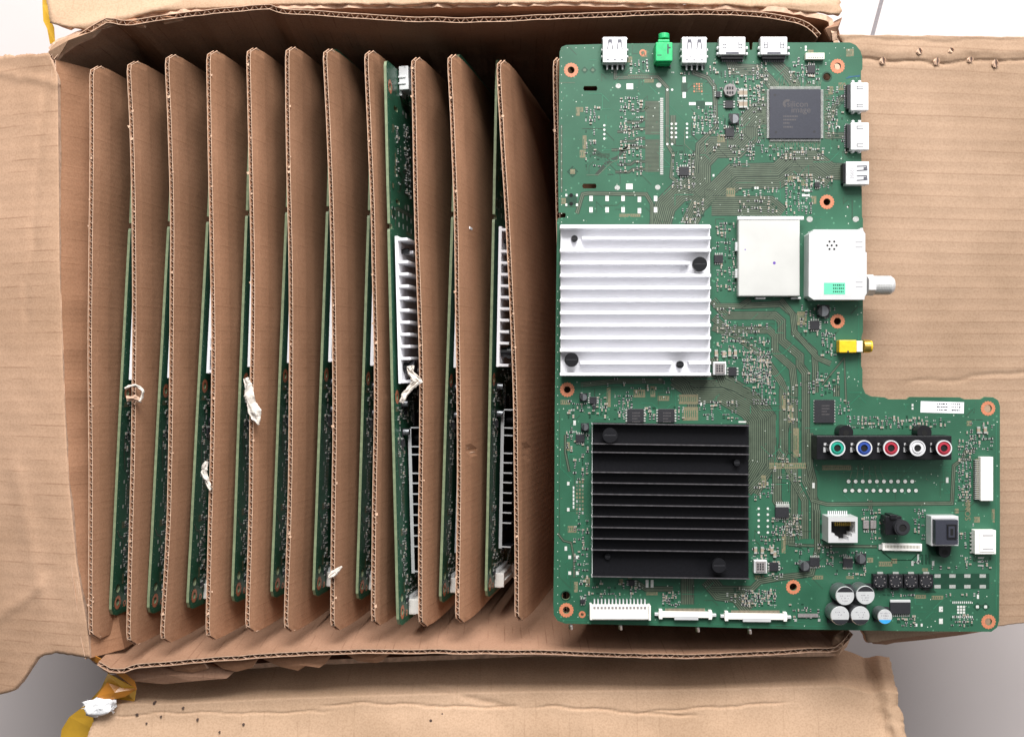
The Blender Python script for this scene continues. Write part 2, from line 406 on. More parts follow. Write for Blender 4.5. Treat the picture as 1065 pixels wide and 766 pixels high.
# ---- inner liner of the box: its corrugated rim runs all round
def rim(pts, z):
    out = []
    for (a, b), (c, d) in zip(pts, pts[1:]):
        n = max(1, int(math.hypot(c - a, d - b) / 9))
        for k in range(n):
            t = k / n; x = a + (c - a) * t; y = b + (d - b) * t
            out.append(V(x + (.5 * nz(y / 16, 2.2) if abs(c - a) < abs(d - b) else 0), y + (.9 * nz(x / 26, 5.1) + .5 * nz(x / 9, 8.1) if abs(c - a) > abs(d - b) else 0), z + .0012 * nz(x / 30, y / 30, 3)))
    return out + [V(pts[-1][0], pts[-1][1], z)]
top_rim = [(56, 62), (62, 56), (80, 45), (100, 34), (113, 27), (122, 31), (135, 33), (170, 28), (210, 23), (250, 17), (280, 13), (291, 17), (330, 16), (420, 16), (560, 17), (640, 20), (760, 23), (800, 25), (830, 29), (842, 34), (850, 42)]
bot_rim = [(103, 687), (116, 695), (128, 696), (140, 692), (170, 691), (250, 686), (300, 683), (380, 678), (450, 675), (530, 672), (570, 671), (640, 673), (720, 676), (800, 676), (850, 675), (868, 676), (878, 668), (884, 660)]
left_rim = [(58, 62), (59, 150), (62, 260), (67, 400), (73, 520), (80, 600), (88, 660), (93, 684)]
DEPTH = 0.295
def in_drift(vx, vy, bulge):
    def f(s, d): return Vector((vx * d, vy * d, 0)) + Vector((0, bulge * math.sin(min(1, d / 0.1) * math.pi) , 0))
    return f
m = MB(); SIDE[0] = 1
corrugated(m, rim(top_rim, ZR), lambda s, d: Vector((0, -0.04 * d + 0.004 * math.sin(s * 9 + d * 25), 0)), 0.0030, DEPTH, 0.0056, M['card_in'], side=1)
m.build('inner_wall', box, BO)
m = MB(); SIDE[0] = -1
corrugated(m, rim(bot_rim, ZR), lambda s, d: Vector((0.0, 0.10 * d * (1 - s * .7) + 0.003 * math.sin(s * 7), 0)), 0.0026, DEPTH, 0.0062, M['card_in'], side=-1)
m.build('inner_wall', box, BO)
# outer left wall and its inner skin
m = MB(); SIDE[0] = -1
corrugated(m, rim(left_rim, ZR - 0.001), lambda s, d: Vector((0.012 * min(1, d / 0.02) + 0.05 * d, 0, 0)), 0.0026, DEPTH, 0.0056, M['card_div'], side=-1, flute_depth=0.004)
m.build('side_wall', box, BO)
# inner pleat lying against the left wall
G = []
for i in range(60):
    y = 100 + i * 570 / 59; x = 81 + 3.5 * math.sin(y / 95 + .6) + 6 * max(0, (y - 380) / 300); r = []
    for j in range(8): z = ZR - 0.012 - j * 0.035; p = V(x - 2, y, ZR); r.append(Vector((p.x + 0.008 + j * 0.003, p.y, z)))
    G.append(r)
m = MB(); m.slab(G, 0.0006, M['card_div'], M['card_edge']); m.build('inner_pleat', box, BO)
# outer walls top, bottom, right + bottom panel
def wall(mb, pts, z0, z1, mat, lean=(0, 0), jag=0.0):
    pp = resample([V(x, y, z0) for x, y in pts], 0.004)
    G = []
    for p, s in pp:
        j = jag * (nz(s * 160, 3.3) + .5 * nz(s * 500, 1.1)); row = []
        for k in range(7):
            t = k / 6; row.append(Vector((p.x + lean[0] * t, p.y + lean[1] * t, (z0 + j) * (1 - t) + z1 * t)))
        G.append(row)
    mb.slab(G, 0.003, mat, M['card_edge'])
m = MB(); wall(m, [(50, 50), (60, 40), (95, 28), (160, 12), (300, 4), (600, 1), (765, 5), (830, 10), (866, 18), (872, 40)], ZR - .004, FLOOR_Z + .004, M['card_out'], (0, 0), .003); m.build('outer_wall', box, BO)
m = MB(); wall(m, [(884, 640), (882, 668), (868, 682), (700, 684), (560, 682), (300, 692), (150, 703), (112, 700), (92, 684)], ZR - .046, FLOOR_Z + .004, M['card_out'], (0, 0.0), .001); m.build('outer_wall', box, BO)
m = MB(); wall(m, [(872, 40), (884, 300), (884, 640)], ZR - .006, FLOOR_Z + .004, M['card_out'], (0, 0), .001); m.build('outer_wall', box, BO)
m = MB(); wall(m, [(88, 684), (60, 500), (52, 300), (50, 60)], ZR - .003, FLOOR_Z + .004, M['card_out'], (0, 0), .001); m.build('outer_wall', box, BO)
m = MB(); m.box(53, 10, 884, 690, FLOOR_Z + .002, FLOOR_Z + .006, M['card_in'])
vs = [(p.x, p.y, FLOOR_Z + .004) for p in (V(52, 20, ZR), V(90, 690, ZR), V(884, 670, ZR), V(872, 20, ZR))]
m = MB(); m.add(vs, [(0, 1, 2, 3)], M['card_in']); m.build('bottom_panel', box, BO)

# ---- flaps: hinge curve to outer curve
def flap(name, hinge, outer, nu, nv, fz, mat, th=0.0032, torn=(0, 0, 0, 0), creases=(), amp=0.0007, seed=0, label=None, extra=None, warp=None):
    """hinge/outer: pixel polylines (as seen), fz(v)->z.  torn=(u0,u1,v0,v1 px jitter)"""
    def pl(pts):
        P = [Vector((a, b)) for a, b in pts]; L = [0]
        for a, b in zip(P, P[1:]): L.append(L[-1] + (b - a).length)
        def f(t):
            s = t * L[-1]
            for i in range(len(L) - 1):
                if s <= L[i + 1] + 1e-6:
                    return P[i].lerp(P[i + 1], (s - L[i]) / max(1e-9, L[i + 1] - L[i]))
            return P[-1]
        return f
    A, B = pl(hinge), pl(outer); G = []
    for i in range(nu + 1):
        u = i / nu; row = []
        for j in range(nv + 1):
            v = j / nv
            p = A(u).lerp(B(u), v)
            e = math.exp
            ju0 = torn[0] * (nz(v * 14, seed + 1) + .6 * nz(v * 45, seed + 2)) * e(-u * nu / 2.0)
            ju1 = torn[1] * (nz(v * 14, seed + 3) + .6 * nz(v * 45, seed + 4)) * e(-(1 - u) * nu / 2.0)
            jv0 = torn[2] * (nz(u * 30, seed + 5) + .6 * nz(u * 110, seed + 6)) * e(-v * nv / 2.0)
            jv1 = torn[3] * (nz(u * 30, seed + 7) + .6 * nz(u * 110, seed + 8)) * e(-(1 - v) * nv / 2.0)
            du = (B(u) - A(u)).normalized(); tt = Vector((-du.y, du.x))
            p = p + tt * (ju0 + ju1) + du * (jv0 + jv1)
            if warp: p.y = warp(p.x, p.y)
            z = fz(v) + amp * (nz(p.x / 60, p.y / 60, seed) + .5 * nz(p.x / 22, p.y / 22, seed + 9))
            for (cx, cy, ang, wd, dep, ln) in creases:
                dx, dy = p.x - cx, p.y - cy; a = dx * math.cos(ang) + dy * math.sin(ang); b = -dx * math.sin(ang) + dy * math.cos(ang)
                b += 5 * nz(a / 40, seed + 11) + 2 * nz(a / 9, seed + 12)
                if abs(a) < ln: z += dep * math.exp(-(b / wd) ** 2) * min(1, (ln - abs(a)) / 20)
            if extra: z += extra(p.x, p.y)
            row.append(V(p.x, p.y, z))
        G.append(row)
    # orient up
    n = (G[1][0] - G[0][0]).cross(G[0][1] - G[0][0])
    if n.z < 0: G = G[::-1]
    m = MB(); m.slab(G, th, mat, M['card_edge'])
    o = m.build(name, box, BO, smooth=False, label=label)
    me = o.data
    sm = [me.polygons[i].material_index == 0 for i in range(len(me.polygons))]; me.polygons.foreach_set('use_smooth', sm)
    return o

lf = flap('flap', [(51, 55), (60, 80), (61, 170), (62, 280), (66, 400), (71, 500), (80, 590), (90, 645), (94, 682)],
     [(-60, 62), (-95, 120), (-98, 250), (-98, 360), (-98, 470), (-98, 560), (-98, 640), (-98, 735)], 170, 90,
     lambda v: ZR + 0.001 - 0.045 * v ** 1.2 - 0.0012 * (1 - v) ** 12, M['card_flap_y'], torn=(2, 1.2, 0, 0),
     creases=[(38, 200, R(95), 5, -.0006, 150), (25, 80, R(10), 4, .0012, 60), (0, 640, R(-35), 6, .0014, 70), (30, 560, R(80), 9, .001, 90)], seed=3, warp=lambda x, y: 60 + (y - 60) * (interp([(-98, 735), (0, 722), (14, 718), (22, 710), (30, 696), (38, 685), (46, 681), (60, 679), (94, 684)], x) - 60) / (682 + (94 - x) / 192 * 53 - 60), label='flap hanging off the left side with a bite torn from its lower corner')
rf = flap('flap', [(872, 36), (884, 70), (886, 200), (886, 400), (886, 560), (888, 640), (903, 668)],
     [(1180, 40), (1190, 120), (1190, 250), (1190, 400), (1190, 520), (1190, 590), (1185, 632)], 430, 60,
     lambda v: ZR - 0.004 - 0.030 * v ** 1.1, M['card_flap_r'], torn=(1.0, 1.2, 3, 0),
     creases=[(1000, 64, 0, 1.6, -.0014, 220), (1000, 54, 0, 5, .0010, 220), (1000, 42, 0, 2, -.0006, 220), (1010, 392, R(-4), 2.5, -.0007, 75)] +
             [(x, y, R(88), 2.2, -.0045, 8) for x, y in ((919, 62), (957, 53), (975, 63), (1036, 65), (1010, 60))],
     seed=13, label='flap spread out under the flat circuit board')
def tear(x, y, ang, ln):
    z = ZR - 0.004 - 0.030 * ((x - 886) / 304) ** 1.1 + .0002; m = MB(); c, s_ = math.cos(ang), math.sin(ang)
    def q_(a, b, dz=0): return V(x + a * c - b * s_, y + a * s_ + b * c, z + dz)
    P = [q_(-ln, 0), q_(-ln * .4, 1.3), q_(ln * .3, 1.0), q_(ln, .2), q_(ln * .2, -1.1), q_(-ln * .5, -.8)]
    m.flat([tuple(p[:2]) for p in P], z, M['speck_hole_dark'])  # flat dark sliver, shade inside the hole put into the colour
    L1 = [[q_(-ln * .8, 1.0), q_(-ln * .6, 2.2, .0009), q_(-ln * .4, 3.4, .0006)], [q_(0, 1.2), q_(0, 2.8, .0014), q_(0.3, 4.4, .0008)], [q_(ln * .8, .8), q_(ln * .7, 1.8, .0009), q_(ln * .7, 2.8, .0006)]]
    m.slab(L1, .0002, M['card_edge'])
    L2 = [[q_(-ln * .7, -.6), q_(-ln * .6, -1.6, .0008)], [q_(ln * .1, -1.0), q_(0, -2.4, .0012)], [q_(ln * .7, -.3), q_(ln * .6, -1.2, .0006)]]
    m.slab(L2, .0002, M['card_edge']); m.build('puncture', box, BO)
for a in ((919, 63, 80, 4.5), (957, 53, 70, 4), (975, 64, 95, 5), (1036, 66, 85, 5.5), (1010, 62, 90, 3.5), (990, 52, 60, 3)): tear(a[0], a[1], R(a[2]), a[3])
tf = flap('flap', [(52, 24), (70, 28), (95, 33), (120, 25), (160, 13), (200, 10), (300, 5), (450, 4), (600, 2), (765, 6), (830, 11), (873, 16)],
     [(30, -120), (80, -124), (110, -124), (140, -124), (180, -124), (220, -124), (310, -124), (450, -124), (600, -124), (760, -120), (840, -120), (882, -118)], 160, 60,
     lambda v: ZR + 0.000 - 0.03 * v - 0.003 * (1 - v) ** 16, M['card_flap_x'], torn=(1.5, 4, 2, 0),
     creases=[(120, 18, R(-12), 5, .002, 70), (600, 4, 0, 4, .001, 280)], seed=23, label='flap folded back at the top')
bf = flap('flap', [(112, 702), (150, 699), (300, 690), (450, 684), (560, 681), (700, 679), (800, 676), (868, 673), (900, 684), (912, 680), (925, 683)],
     [(60, 860), (140, 880), (300, 880), (450, 880), (560, 880), (700, 880), (800, 880), (870, 880), (920, 880), (940, 880), (968, 878)], 180, 170,
     lambda v: ZR - 0.056 + 0.034 * min(1, v / .19) ** 1.0 + 0.018 * max(0, v - .19), M['card_flap_x'], torn=(3, 2.5, 3, 0),
     creases=[(440, 733, R(1), 1.1, -.0010, 110), (640, 739, R(3), 1.1, -.0012, 90), (745, 735, R(-5), 1.0, -.0010, 80), (230, 741, R(-1), 1.0, -.0008, 120), (925, 730, R(76), 3.5, .0022, 60), (915, 735, R(70), 2.5, -.0022, 60), (480, 722, R(14), 3, -.001, 60)],
     seed=33, label='flap folded down at the bottom, creased and torn at its right corner')

# torn strips of the inner layers poking out under the rim, and a crumpled corner
def scrap_card(pts, z0, dz, name='torn_strip', mat='card_out', th=.0026):
    m = MB(); P = [V(x, y, z0 + dz * nz(x / 20, y / 20, 4)) for x, y in pts]
    c = sum(P, Vector()) / len(P); n = len(P); c.z += dz
    m.add(P + [c] + [p - Vector((0, 0, th)) for p in P], [(i, (i + 1) % n, n) for i in range(n)], M[mat])
    m.add(P + [p - Vector((0, 0, th)) for p in P], [(i, n + i, n + (i + 1) % n, (i + 1) % n) for i in range(n)], M['card_edge'])
    m.add([p - Vector((0, 0, th)) for p in P], [tuple(range(n))], M[mat])
    m.build(name, box, BO)
scrap_card([(130, 691), (165, 692), (215, 690), (245, 697), (236, 705), (200, 708), (170, 711), (140, 708), (118, 699)], ZR - .012, .004)
scrap_card([(172, 690), (212, 690), (216, 695), (200, 699), (182, 697)], ZR - .008, .002, mat='card_div')
scrap_card([(220, 687), (268, 685), (262, 694), (246, 698), (232, 695)], ZR - .008, .002, mat='card_div')
scrap_card([(274, 685), (345, 681), (338, 690), (332, 694), (318, 692), (310, 697), (292, 693)], ZR - .009, .002, mat='card_div')
scrap_card([(360, 680), (408, 677), (398, 686), (392, 689), (372, 687)], ZR - .009, .002, mat='card_div')
scrap_card([(505, 675), (545, 673), (536, 680), (520, 681)], ZR - .01, .002, mat='card_div')
scrap_card([(745, 676), (775, 677), (768, 681), (752, 681)], ZR - .01, .002, mat='card_div')
scrap_card([(868, 662), (878, 656), (884, 664), (881, 672), (872, 681), (862, 678), (866, 670)], ZR - .006, .006, mat='card_flap_y')
scrap_card([(50, 54), (58, 44), (72, 38), (92, 34), (104, 30), (96, 38), (78, 46), (64, 56), (58, 64)], ZR - .001, .005, mat='card_flap_y')
scrap_card([(128, 21), (140, 19), (152, 22), (150, 28), (132, 27)], ZR - .002, .003, mat='card_div')
scrap_card([(160, 17), (176, 16), (190, 20), (170, 24)], ZR - .002, .003, mat='card_div')
scrap_card([(868, 22), (876, 18), (872, 30), (874, 38), (864, 42), (858, 30)], ZR - .006, .005, mat='card_out')
scrap_card([(903, 655), (960, 655), (1030, 655), (1000, 660), (960, 665), (930, 668), (922, 670), (908, 669), (906, 662)], ZR - .012, .001, mat='card_out')
# yellow packing tape
def tape(grid, name='packing_tape', mat='tape', lab=None):
    m = MB(); m.slab([[V(*p) for p in r] for r in grid], .0003, M[mat]); m.build(name, box, BO, label=lab)
tape([[(44, -30, -.03), (54, -30, -.03)], [(44, 5, -.03), (51, 5, -.03)], [(45, 22, -.028), (52, 20, -.027)], [(49, 30, -.025), (56, 28, -.024)], [(52, 46, -.024), (57, 44, -.022)]], lab='yellow packing tape at the left edge of the top flap')
tape([[(112, 700, -.02), (142, 716, -.03)], [(105, 715, -.04), (140, 728, -.036)], [(92, 730, -.05), (130, 738, -.042)], [(72, 745, -.055), (118, 748, -.045)], [(64, 758, -.058), (106, 762, -.047)], [(60, 790, -.06), (98, 790, -.05)]], lab='yellow packing tape at the lower left corner')
tape([[(92, 684, -.018), (96, 680, -.016)], [(118, 698, -.02), (122, 694, -.018)], [(142, 716, -.024), (140, 708, -.022)]], mat='tape_d')
scrap_card([(112, 708), (130, 708), (143, 716), (130, 724), (112, 728), (100, 724)], -.030, .003, 'packing_tape', 'tape_d', .0006)
# punctures and specks in the cardboard
m = MB()
for x, y, r_ in ((160, 731, 1.4), (190, 736, 1.2), (205, 748, 1.2), (253, 753, 1.4), (228, 761, 1), (152, 752, 1), (448, 749, 1.6), (142, 743, 1.5), (460, 742, 1), (167, 745, 1)):
    zs = ZR - .022 + .018 * ((y - 690) / 190 - .19) + .0007; m.cyl(x, y, r_, zs - .003, zs, M['speck_hole_dark'], n=7)
m.build('specks', box, BO)['kind'] = 'stuff'

# ================================================================== DIVIDERS
GD = 'cardboard dividers standing across the box'
ORD = ['first', 'second', 'third', 'fourth', 'fifth', 'sixth', 'seventh', 'eighth', 'ninth', 'tenth', 'eleventh', 'twelfth']
ZD = -0.010
div_paths = [
 [(93, 65), (92, 200), (92, 420), (92, 600), (92, 667)],
 [(131, 60), (134, 130), (137, 220), (138, 330), (137, 440), (134, 560), (131, 673)],
 [(171, 53), (174, 120), (177, 220), (177, 330), (176, 430), (173, 530), (169, 610), (166, 671)],
 [(214, 49), (216, 120), (218, 220), (219, 330), (219, 430), (217, 560), (214, 668)],
 [(255, 46), (257, 120), (259, 220), (261, 330), (260, 430), (259, 530), (255, 660)],
 [(296, 45), (297, 120), (299, 220), (300, 330), (300, 430), (298, 560), (295, 660)],
 [(336, 47), (339, 120), (343, 220), (345, 330), (346, 430), (345, 560), (344, 658)],
 [(379, 49), (382, 120), (386, 220), (388, 330), (389, 430), (387, 560), (385, 653)],
 [(427, 56), (429, 130), (431, 220), (434, 330), (436, 430), (436, 560), (435, 654)],
 [(465, 53), (468, 120), (472, 220), (474, 330), (475, 430), (475, 560), (473, 650)],
 [(516, 59), (519, 120), (525, 220), (531, 330), (534, 430), (535, 560), (535, 648)],
 [(575, 56), (576, 120), (578, 220), (582, 330), (584, 430), (585, 560), (585, 645)]]
div_lab = ['leftmost divider, closest to the left wall of the box', 'divider with torn paper curl on its edge, second from the left',
 'divider, third from the left, without any paper on it', 'divider, fourth from the left, narrow white paper shred on its lower edge',
 'divider, fifth from the left, with the large white paper shred', 'divider, sixth from the left, no paper on it',
 'divider, seventh from the left, tiny white fleck near its bottom end', 'divider directly left of the board showing its broad green face',
 'divider directly right of the board showing its broad green face', 'divider, tenth from the left, small dent low on its face',
 'divider, eleventh from the left, last one wholly uncovered', 'rightmost divider, mostly hidden under the flat circuit board']
def lean(i): return 0.10 + 0.010 * i
for i, path in enumerate(div_paths):
    P = []
    for a, b in zip(path, path[1:]):
        for k in range(6):
            t = k / 6; y = a[1] + (b[1] - a[1]) * t; P.append(((a[0] + (b[0] - a[0]) * t) + .5 * nz(y / 30, i * 7.3), y))
    P.append(path[-1])
    W_ = [V(x, y, ZD) for x, y in P]
    W_ = [Vector((sum(W_[max(0, min(len(W_) - 1, k + q))].x for q in (-2, -1, 0, 1, 2)) / 5, W_[k].y, W_[k].z)) for k in range(len(W_))]
    org = Vector((W_[len(W_) // 2].x, 0, FLOOR_Z + .008)); t_ = lean(i)
    def drift(s, d, t_=t_, i=i):
        dents = {10: (.70, .018), 9: (.70, .016)}
        x = t_ * d + 0.0035 * (1 - math.exp(-d / 0.014)) + 0.0009 * nz(s * 3, d * 18, i * 3.1)
        if i in dents:
            x -= .0016 * math.exp(-((s - dents[i][0]) / .008) ** 2 - ((d - dents[i][1]) / .004) ** 2)
        return Vector((x, 0, 0))
    def ends(s, tot):
        a = min(s, tot - s); return 0.007 * max(0, 1 - a / 0.0045)
    m = MB(); SIDE[0] = 1
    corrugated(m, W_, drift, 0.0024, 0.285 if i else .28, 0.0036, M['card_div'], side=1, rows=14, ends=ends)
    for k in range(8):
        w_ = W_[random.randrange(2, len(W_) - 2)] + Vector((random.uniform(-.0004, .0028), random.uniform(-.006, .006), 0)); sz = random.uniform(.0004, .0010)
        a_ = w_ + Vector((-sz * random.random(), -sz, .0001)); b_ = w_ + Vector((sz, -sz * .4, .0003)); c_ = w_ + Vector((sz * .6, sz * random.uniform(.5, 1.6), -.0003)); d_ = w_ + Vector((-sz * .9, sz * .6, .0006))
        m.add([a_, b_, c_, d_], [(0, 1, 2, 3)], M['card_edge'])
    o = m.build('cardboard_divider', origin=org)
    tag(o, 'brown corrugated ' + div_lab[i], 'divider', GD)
# ================================================================== CIRCUIT BOARD
outline = [(589, 47), (640, 45.5), (740, 44.5), (779, 44.3), (779.6, 52), (782.4, 52), (783, 44.3), (884, 44.3), (890, 47), (895, 53), (897, 60), (897, 72), (895.5, 74), (895.5, 120), (896.5, 225), (897.5, 228),
 (897.5, 345), (896, 350), (895.5, 380), (897, 384), (897, 402), (900, 409), (906, 412), (920, 413), (924, 415), (943, 415), (946, 412.5), (998, 413), (1003, 415), (1020, 415), (1024, 412.5), (1033, 413), (1038, 416), (1040, 422),
 (1040, 560), (1039, 645), (1037, 652), (1031, 656.5), (960, 656), (860, 654.5), (770, 652.5), (680, 650), (588, 648), (580, 645), (576, 639), (575.5, 628), (576.5, 560), (577, 430), (578.5, 300), (579.5, 230), (580.5, 227), (588, 226), (588.5, 223.5), (588, 221.5), (581, 221), (580.5, 180), (581.5, 100), (582, 54), (584, 49)]
def inside(x, y, poly=outline):
    c = False; n = len(poly)
    for i in range(n):
        x1, y1 = poly[i]; x2, y2 = poly[(i + 1) % n]
        if (y1 > y) != (y2 > y) and x < (x2 - x1) * (y - y1) / (y2 - y1) + x1: c = not c
    return c
BX = V(577.5, 350, 0)
board = empty('circuit_board', (BX.x, BX.y, 0), 'green circuit board lying flat on the box, white and black heat sinks facing up', 'circuit board')
keep = [(583, 233, 741, 392), (616, 438, 781, 603), (625, 38, 654, 74), (680, 36, 701, 68), (707, 38, 737, 74), (745, 38, 822, 64), (836, 52, 860, 64), (796, 89, 860, 150), (766, 224, 834, 311), (838, 236, 902, 315),
        (870, 350, 900, 369), (846, 412, 870, 442), (847, 446, 992, 481), (859, 528, 894, 567), (919, 533, 950, 558), (914, 562, 960, 574), (966, 533, 998, 580), (1012, 473, 1036, 522), (1009, 548, 1038, 578), (860, 605, 912, 652), (911, 630, 930, 652),
        (907, 592, 1030, 614), (610, 622, 680, 648), (682, 632, 822, 649), (955, 415, 1005, 431), (883, 84, 905, 193), (925, 622, 948, 640)]
holes = [(594, 73, 3.6), (871, 69, 3.6), (860, 210, 3.6), (871, 334, 3.7), (590, 405, 3.4), (589, 634, 3.6), (825, 610, 3.8), (1027.5, 424.5, 4.0), (1028, 646, 3.6), (668.5, 55, 1.7), (605.5, 638.5, 1.5), (860, 80, 4.0), (588.5, 619, 4.3), (882, 215, 1.2)]
q = MB()
def slotpts(x, y, w, h): return [tuple(V(a, b, 0)[:2]) for a, b in ((x - w / 2 + 1, y - h / 2), (x + w / 2 - 1, y - h / 2), (x + w / 2, y), (x + w / 2 - 1, y + h / 2), (x - w / 2 + 1, y + h / 2), (x - w / 2, y))]
hl = [q.circ(x, y, r_, 0, 18) for x, y, r_ in holes] + [slotpts(614, 92, 15, 5), slotpts(613, 193.5, 15, 5), slotpts(855, 620, .8, .8)][:2]
pc = MB()
pc.prism([V(x, y, 0)[:2] for x, y in outline], -0.0016, 0.0, M['pcb'], sm=M['pcb_edge'], holes=hl)
Z1, Z2, Z3, Z4 = 5e-5, 1.0e-4, 1.4e-4, 1.8e-4
for x, y, r_ in holes[:11]:
    big = r_ > 2.5
    pc.annul(x, y, 7.2 if big else 3.6, r_ + .1, Z2, M['copper'])
    if big:
        for a in range(16):
            an = a * math.pi / 8; pc.flat(pc.circ(x + 6.9 * math.cos(an), y + 6.9 * math.sin(an), .9, 0, 8), Z3, M['copper'])
    else: keep.append((x - 4, y - 4, x + 4, y + 4))
    if big: keep.append((x - 9, y - 9, x + 9, y + 9))
keep += [(853, 73, 866, 87), (582, 612, 594, 626), (605, 88, 624, 97), (604, 190, 623, 198)]
pc.annul(860, 80, 5.4, 4.1, Z2, M['mask_dark']); pc.annul(588.5, 619, 5.6, 4.4, Z2, M['mask_dark'])
def kept(x, y, m=0): return any(a - m < x < c + m and b - m < y < d + m for a, b, c, d in keep)

# ---- trace bundles
BZ = [0.0]
def bundle(pts, wd, n, base=True, lw=0.55, mat='trace'):
    n = max(1, round(wd / 1.95)); lw = 0.85; BZ[0] += 2.5e-6; Z1_ = Z1 + BZ[0] - 3e-5; 
    if base: pc.line(pts, wd + 1.0, Z1_, M['bundle'])
    for i in range(n):
        d = -wd / 2 + wd * (i + .5) / n
        pc.line(offset(pts, d), lw, Z1_ + 1.2e-6, M[mat])
B = [
 ([(800, 118), (788, 118), (777, 130), (777, 142), (766, 153), (742, 153), (728, 168), (728, 186), (716, 197), (706, 200), (692, 214), (686, 236)], 22, 12),
 ([(884, 179), (864, 178), (847, 165), (822, 165), (808, 178), (762, 179), (740, 201), (726, 214), (716, 234)], 17, 10),
 ([(862, 190), (848, 180), (824, 180), (810, 190), (768, 190), (752, 204)], 12, 7),
 ([(740, 214), (800, 214), (812, 224)], 20, 11),
 ([(760, 62), (763, 72), (788, 73), (800, 84), (806, 92)], 11, 6),
 ([(804, 63), (818, 76), (826, 86), (828, 92)], 10, 6),
 ([(884, 100), (876, 102), (868, 112), (864, 122), (858, 124)], 6, 4),
 ([(884, 141), (858, 141)], 6, 4),
 ([(741, 312), (755, 328), (806, 328), (813, 334), (813, 354), (832, 370), (832, 380), (838, 388), (838, 500), (848, 522), (848, 560)], 8, 5),
 ([(706, 388), (728, 404), (752, 404), (782, 422), (792, 436), (792, 480), (776, 508)], 30, 17),
 ([(720, 398), (752, 398), (784, 412), (801, 432), (801, 486), (778, 512)], 8, 5),
 ([(700, 392), (712, 400), (720, 418), (720, 436)], 10, 5),
 ([(741, 340), (764, 348), (780, 360), (795, 372), (812, 396), (818, 410), (818, 440), (812, 470), (826, 500), (826, 540), (834, 560)], 7, 3),
 ([(715, 600), (715, 628)], 13, 7),
 ([(742, 330), (756, 343), (800, 343), (806, 349), (806, 366), (824, 382), (826, 400), (826, 500), (837, 520), (837, 560)], 7, 3),
 ([(770, 318), (812, 316), (826, 328), (826, 346), (847, 366), (848, 384), (848, 408)], 6, 3),
 ([(815, 404), (815, 470), (808, 484), (808, 520), (820, 540), (822, 566)], 9, 4),
 ([(741, 372), (752, 398), (770, 404)], 8, 4),
 ([(604, 400), (640, 396), (690, 396)], 5, 2), ([(584, 130), (584, 200)], 1, 1), ([(700, 120), (700, 150)], 5, 2),
 ([(905, 520), (905, 530)], 4, 2), ([(870, 400), (870, 412)], 6, 3), ([(1000, 480), (1004, 470), (1014, 468)], 4, 2),
 ([(736, 602), (748, 616), (766, 618), (780, 634)], 16, 9),
 ([(640, 70), (640, 81), (684, 80), (694, 91), (694, 150), (700, 160), (698, 184), (712, 196)], 3, 2),
 ([(722, 72), (722, 76), (736, 81), (743, 90), (745, 132), (726, 150), (724, 180)], 4, 3),
 ([(600, 222), (606, 202), (612, 201), (672, 202), (678, 212), (678, 234)], 3.5, 3),
 ([(812, 311), (824, 326), (826, 344), (850, 372), (864, 378)], 5, 2),
 ([(780, 311), (770, 318), (742, 318)], 5, 3),
 ([(845, 520), (860, 524), (990, 523), (992, 484), (1000, 478), (1010, 476)], 3.4, 2),
 ([(842, 450), (842, 484), (846, 500), (846, 518)], 7, 4),
 ([(820, 566), (840, 567), (912, 568)], 2.4, 2),
 ([(855, 400), (878, 372), (880, 420)], 1.5, 1),
 ([(660, 604), (672, 612), (700, 612)], 5, 3),
 ([(850, 530), (850, 572), (844, 596), (830, 598), (812, 600), (790, 604), (782, 612), (740, 612)], 6, 3),
 ([(588, 452), (588, 470), (592, 490)], 2, 1), ([(580, 554), (586, 562), (594, 564), (597, 580), (597, 600)], 1.4, 1)]
for pts, wd, n in B: bundle(pts, wd, n)
# chip fan-outs of the large chip
for i in range(46):
    t = 800 + 54 * (i + .5) / 46; t2 = 93 + 51 * (i + .5) / 46; L1 = random.uniform(4, 11)
    pc.line([(t, 91), (t + random.choice((-2, 0, 2)), 91 - L1)], .5, Z2, M['trace']); pc.line([(t, 147), (t + random.choice((-2, 0, 2)), 147 + L1)], .5, Z2, M['trace'])
    pc.line([(797, t2), (797 - L1, t2 + random.choice((-2, 0, 2)))], .5, Z2, M['trace']); pc.line([(857, t2), (857 + L1, t2 + random.choice((-2, 0, 2)))], .5, Z2, M['trace'])
# dense grey strips beside the empty slot
for y0, y1 in ((105, 140), (145, 178)):
    pc.rect(671, y0, 686, y1, Z1, M['bundle'])
    y = y0 + .6
    while y < y1: pc.rect(671, y, 686, y + .6, Z2, M['trace']); y += 1.35
for y in range(102, 182, 2): pc.rect(686.5, y, 689.8, y + 1.5, Z3, M['solder'])
for y, x0 in ((115, 655), (137, 642), (147, 645), (156, 636), (171, 642), (179, 640), (127, 652)):
    pc.line([(x0, y), (x0 + 14, y), (x0 + 18, y - 3), (671, y - 3)], 3.2, Z1, M['bundle']); pc.line([(x0, y), (x0 + 14, y), (x0 + 18, y - 3), (671, y - 3)], .6, Z2, M['trace'])
pc.line([(620, 182), (632, 168), (642, 164), (652, 152), (662, 150)], 3.2, Z1, M['bundle']); pc.line([(610, 182), (622, 182), (636, 169), (646, 165)], .6, Z2, M['trace'])
for k in range(5): pc.line([(612, 150 + 2 * k), (626, 160 + k), (634, 160 + k)], .5, Z2, M['trace_d'])
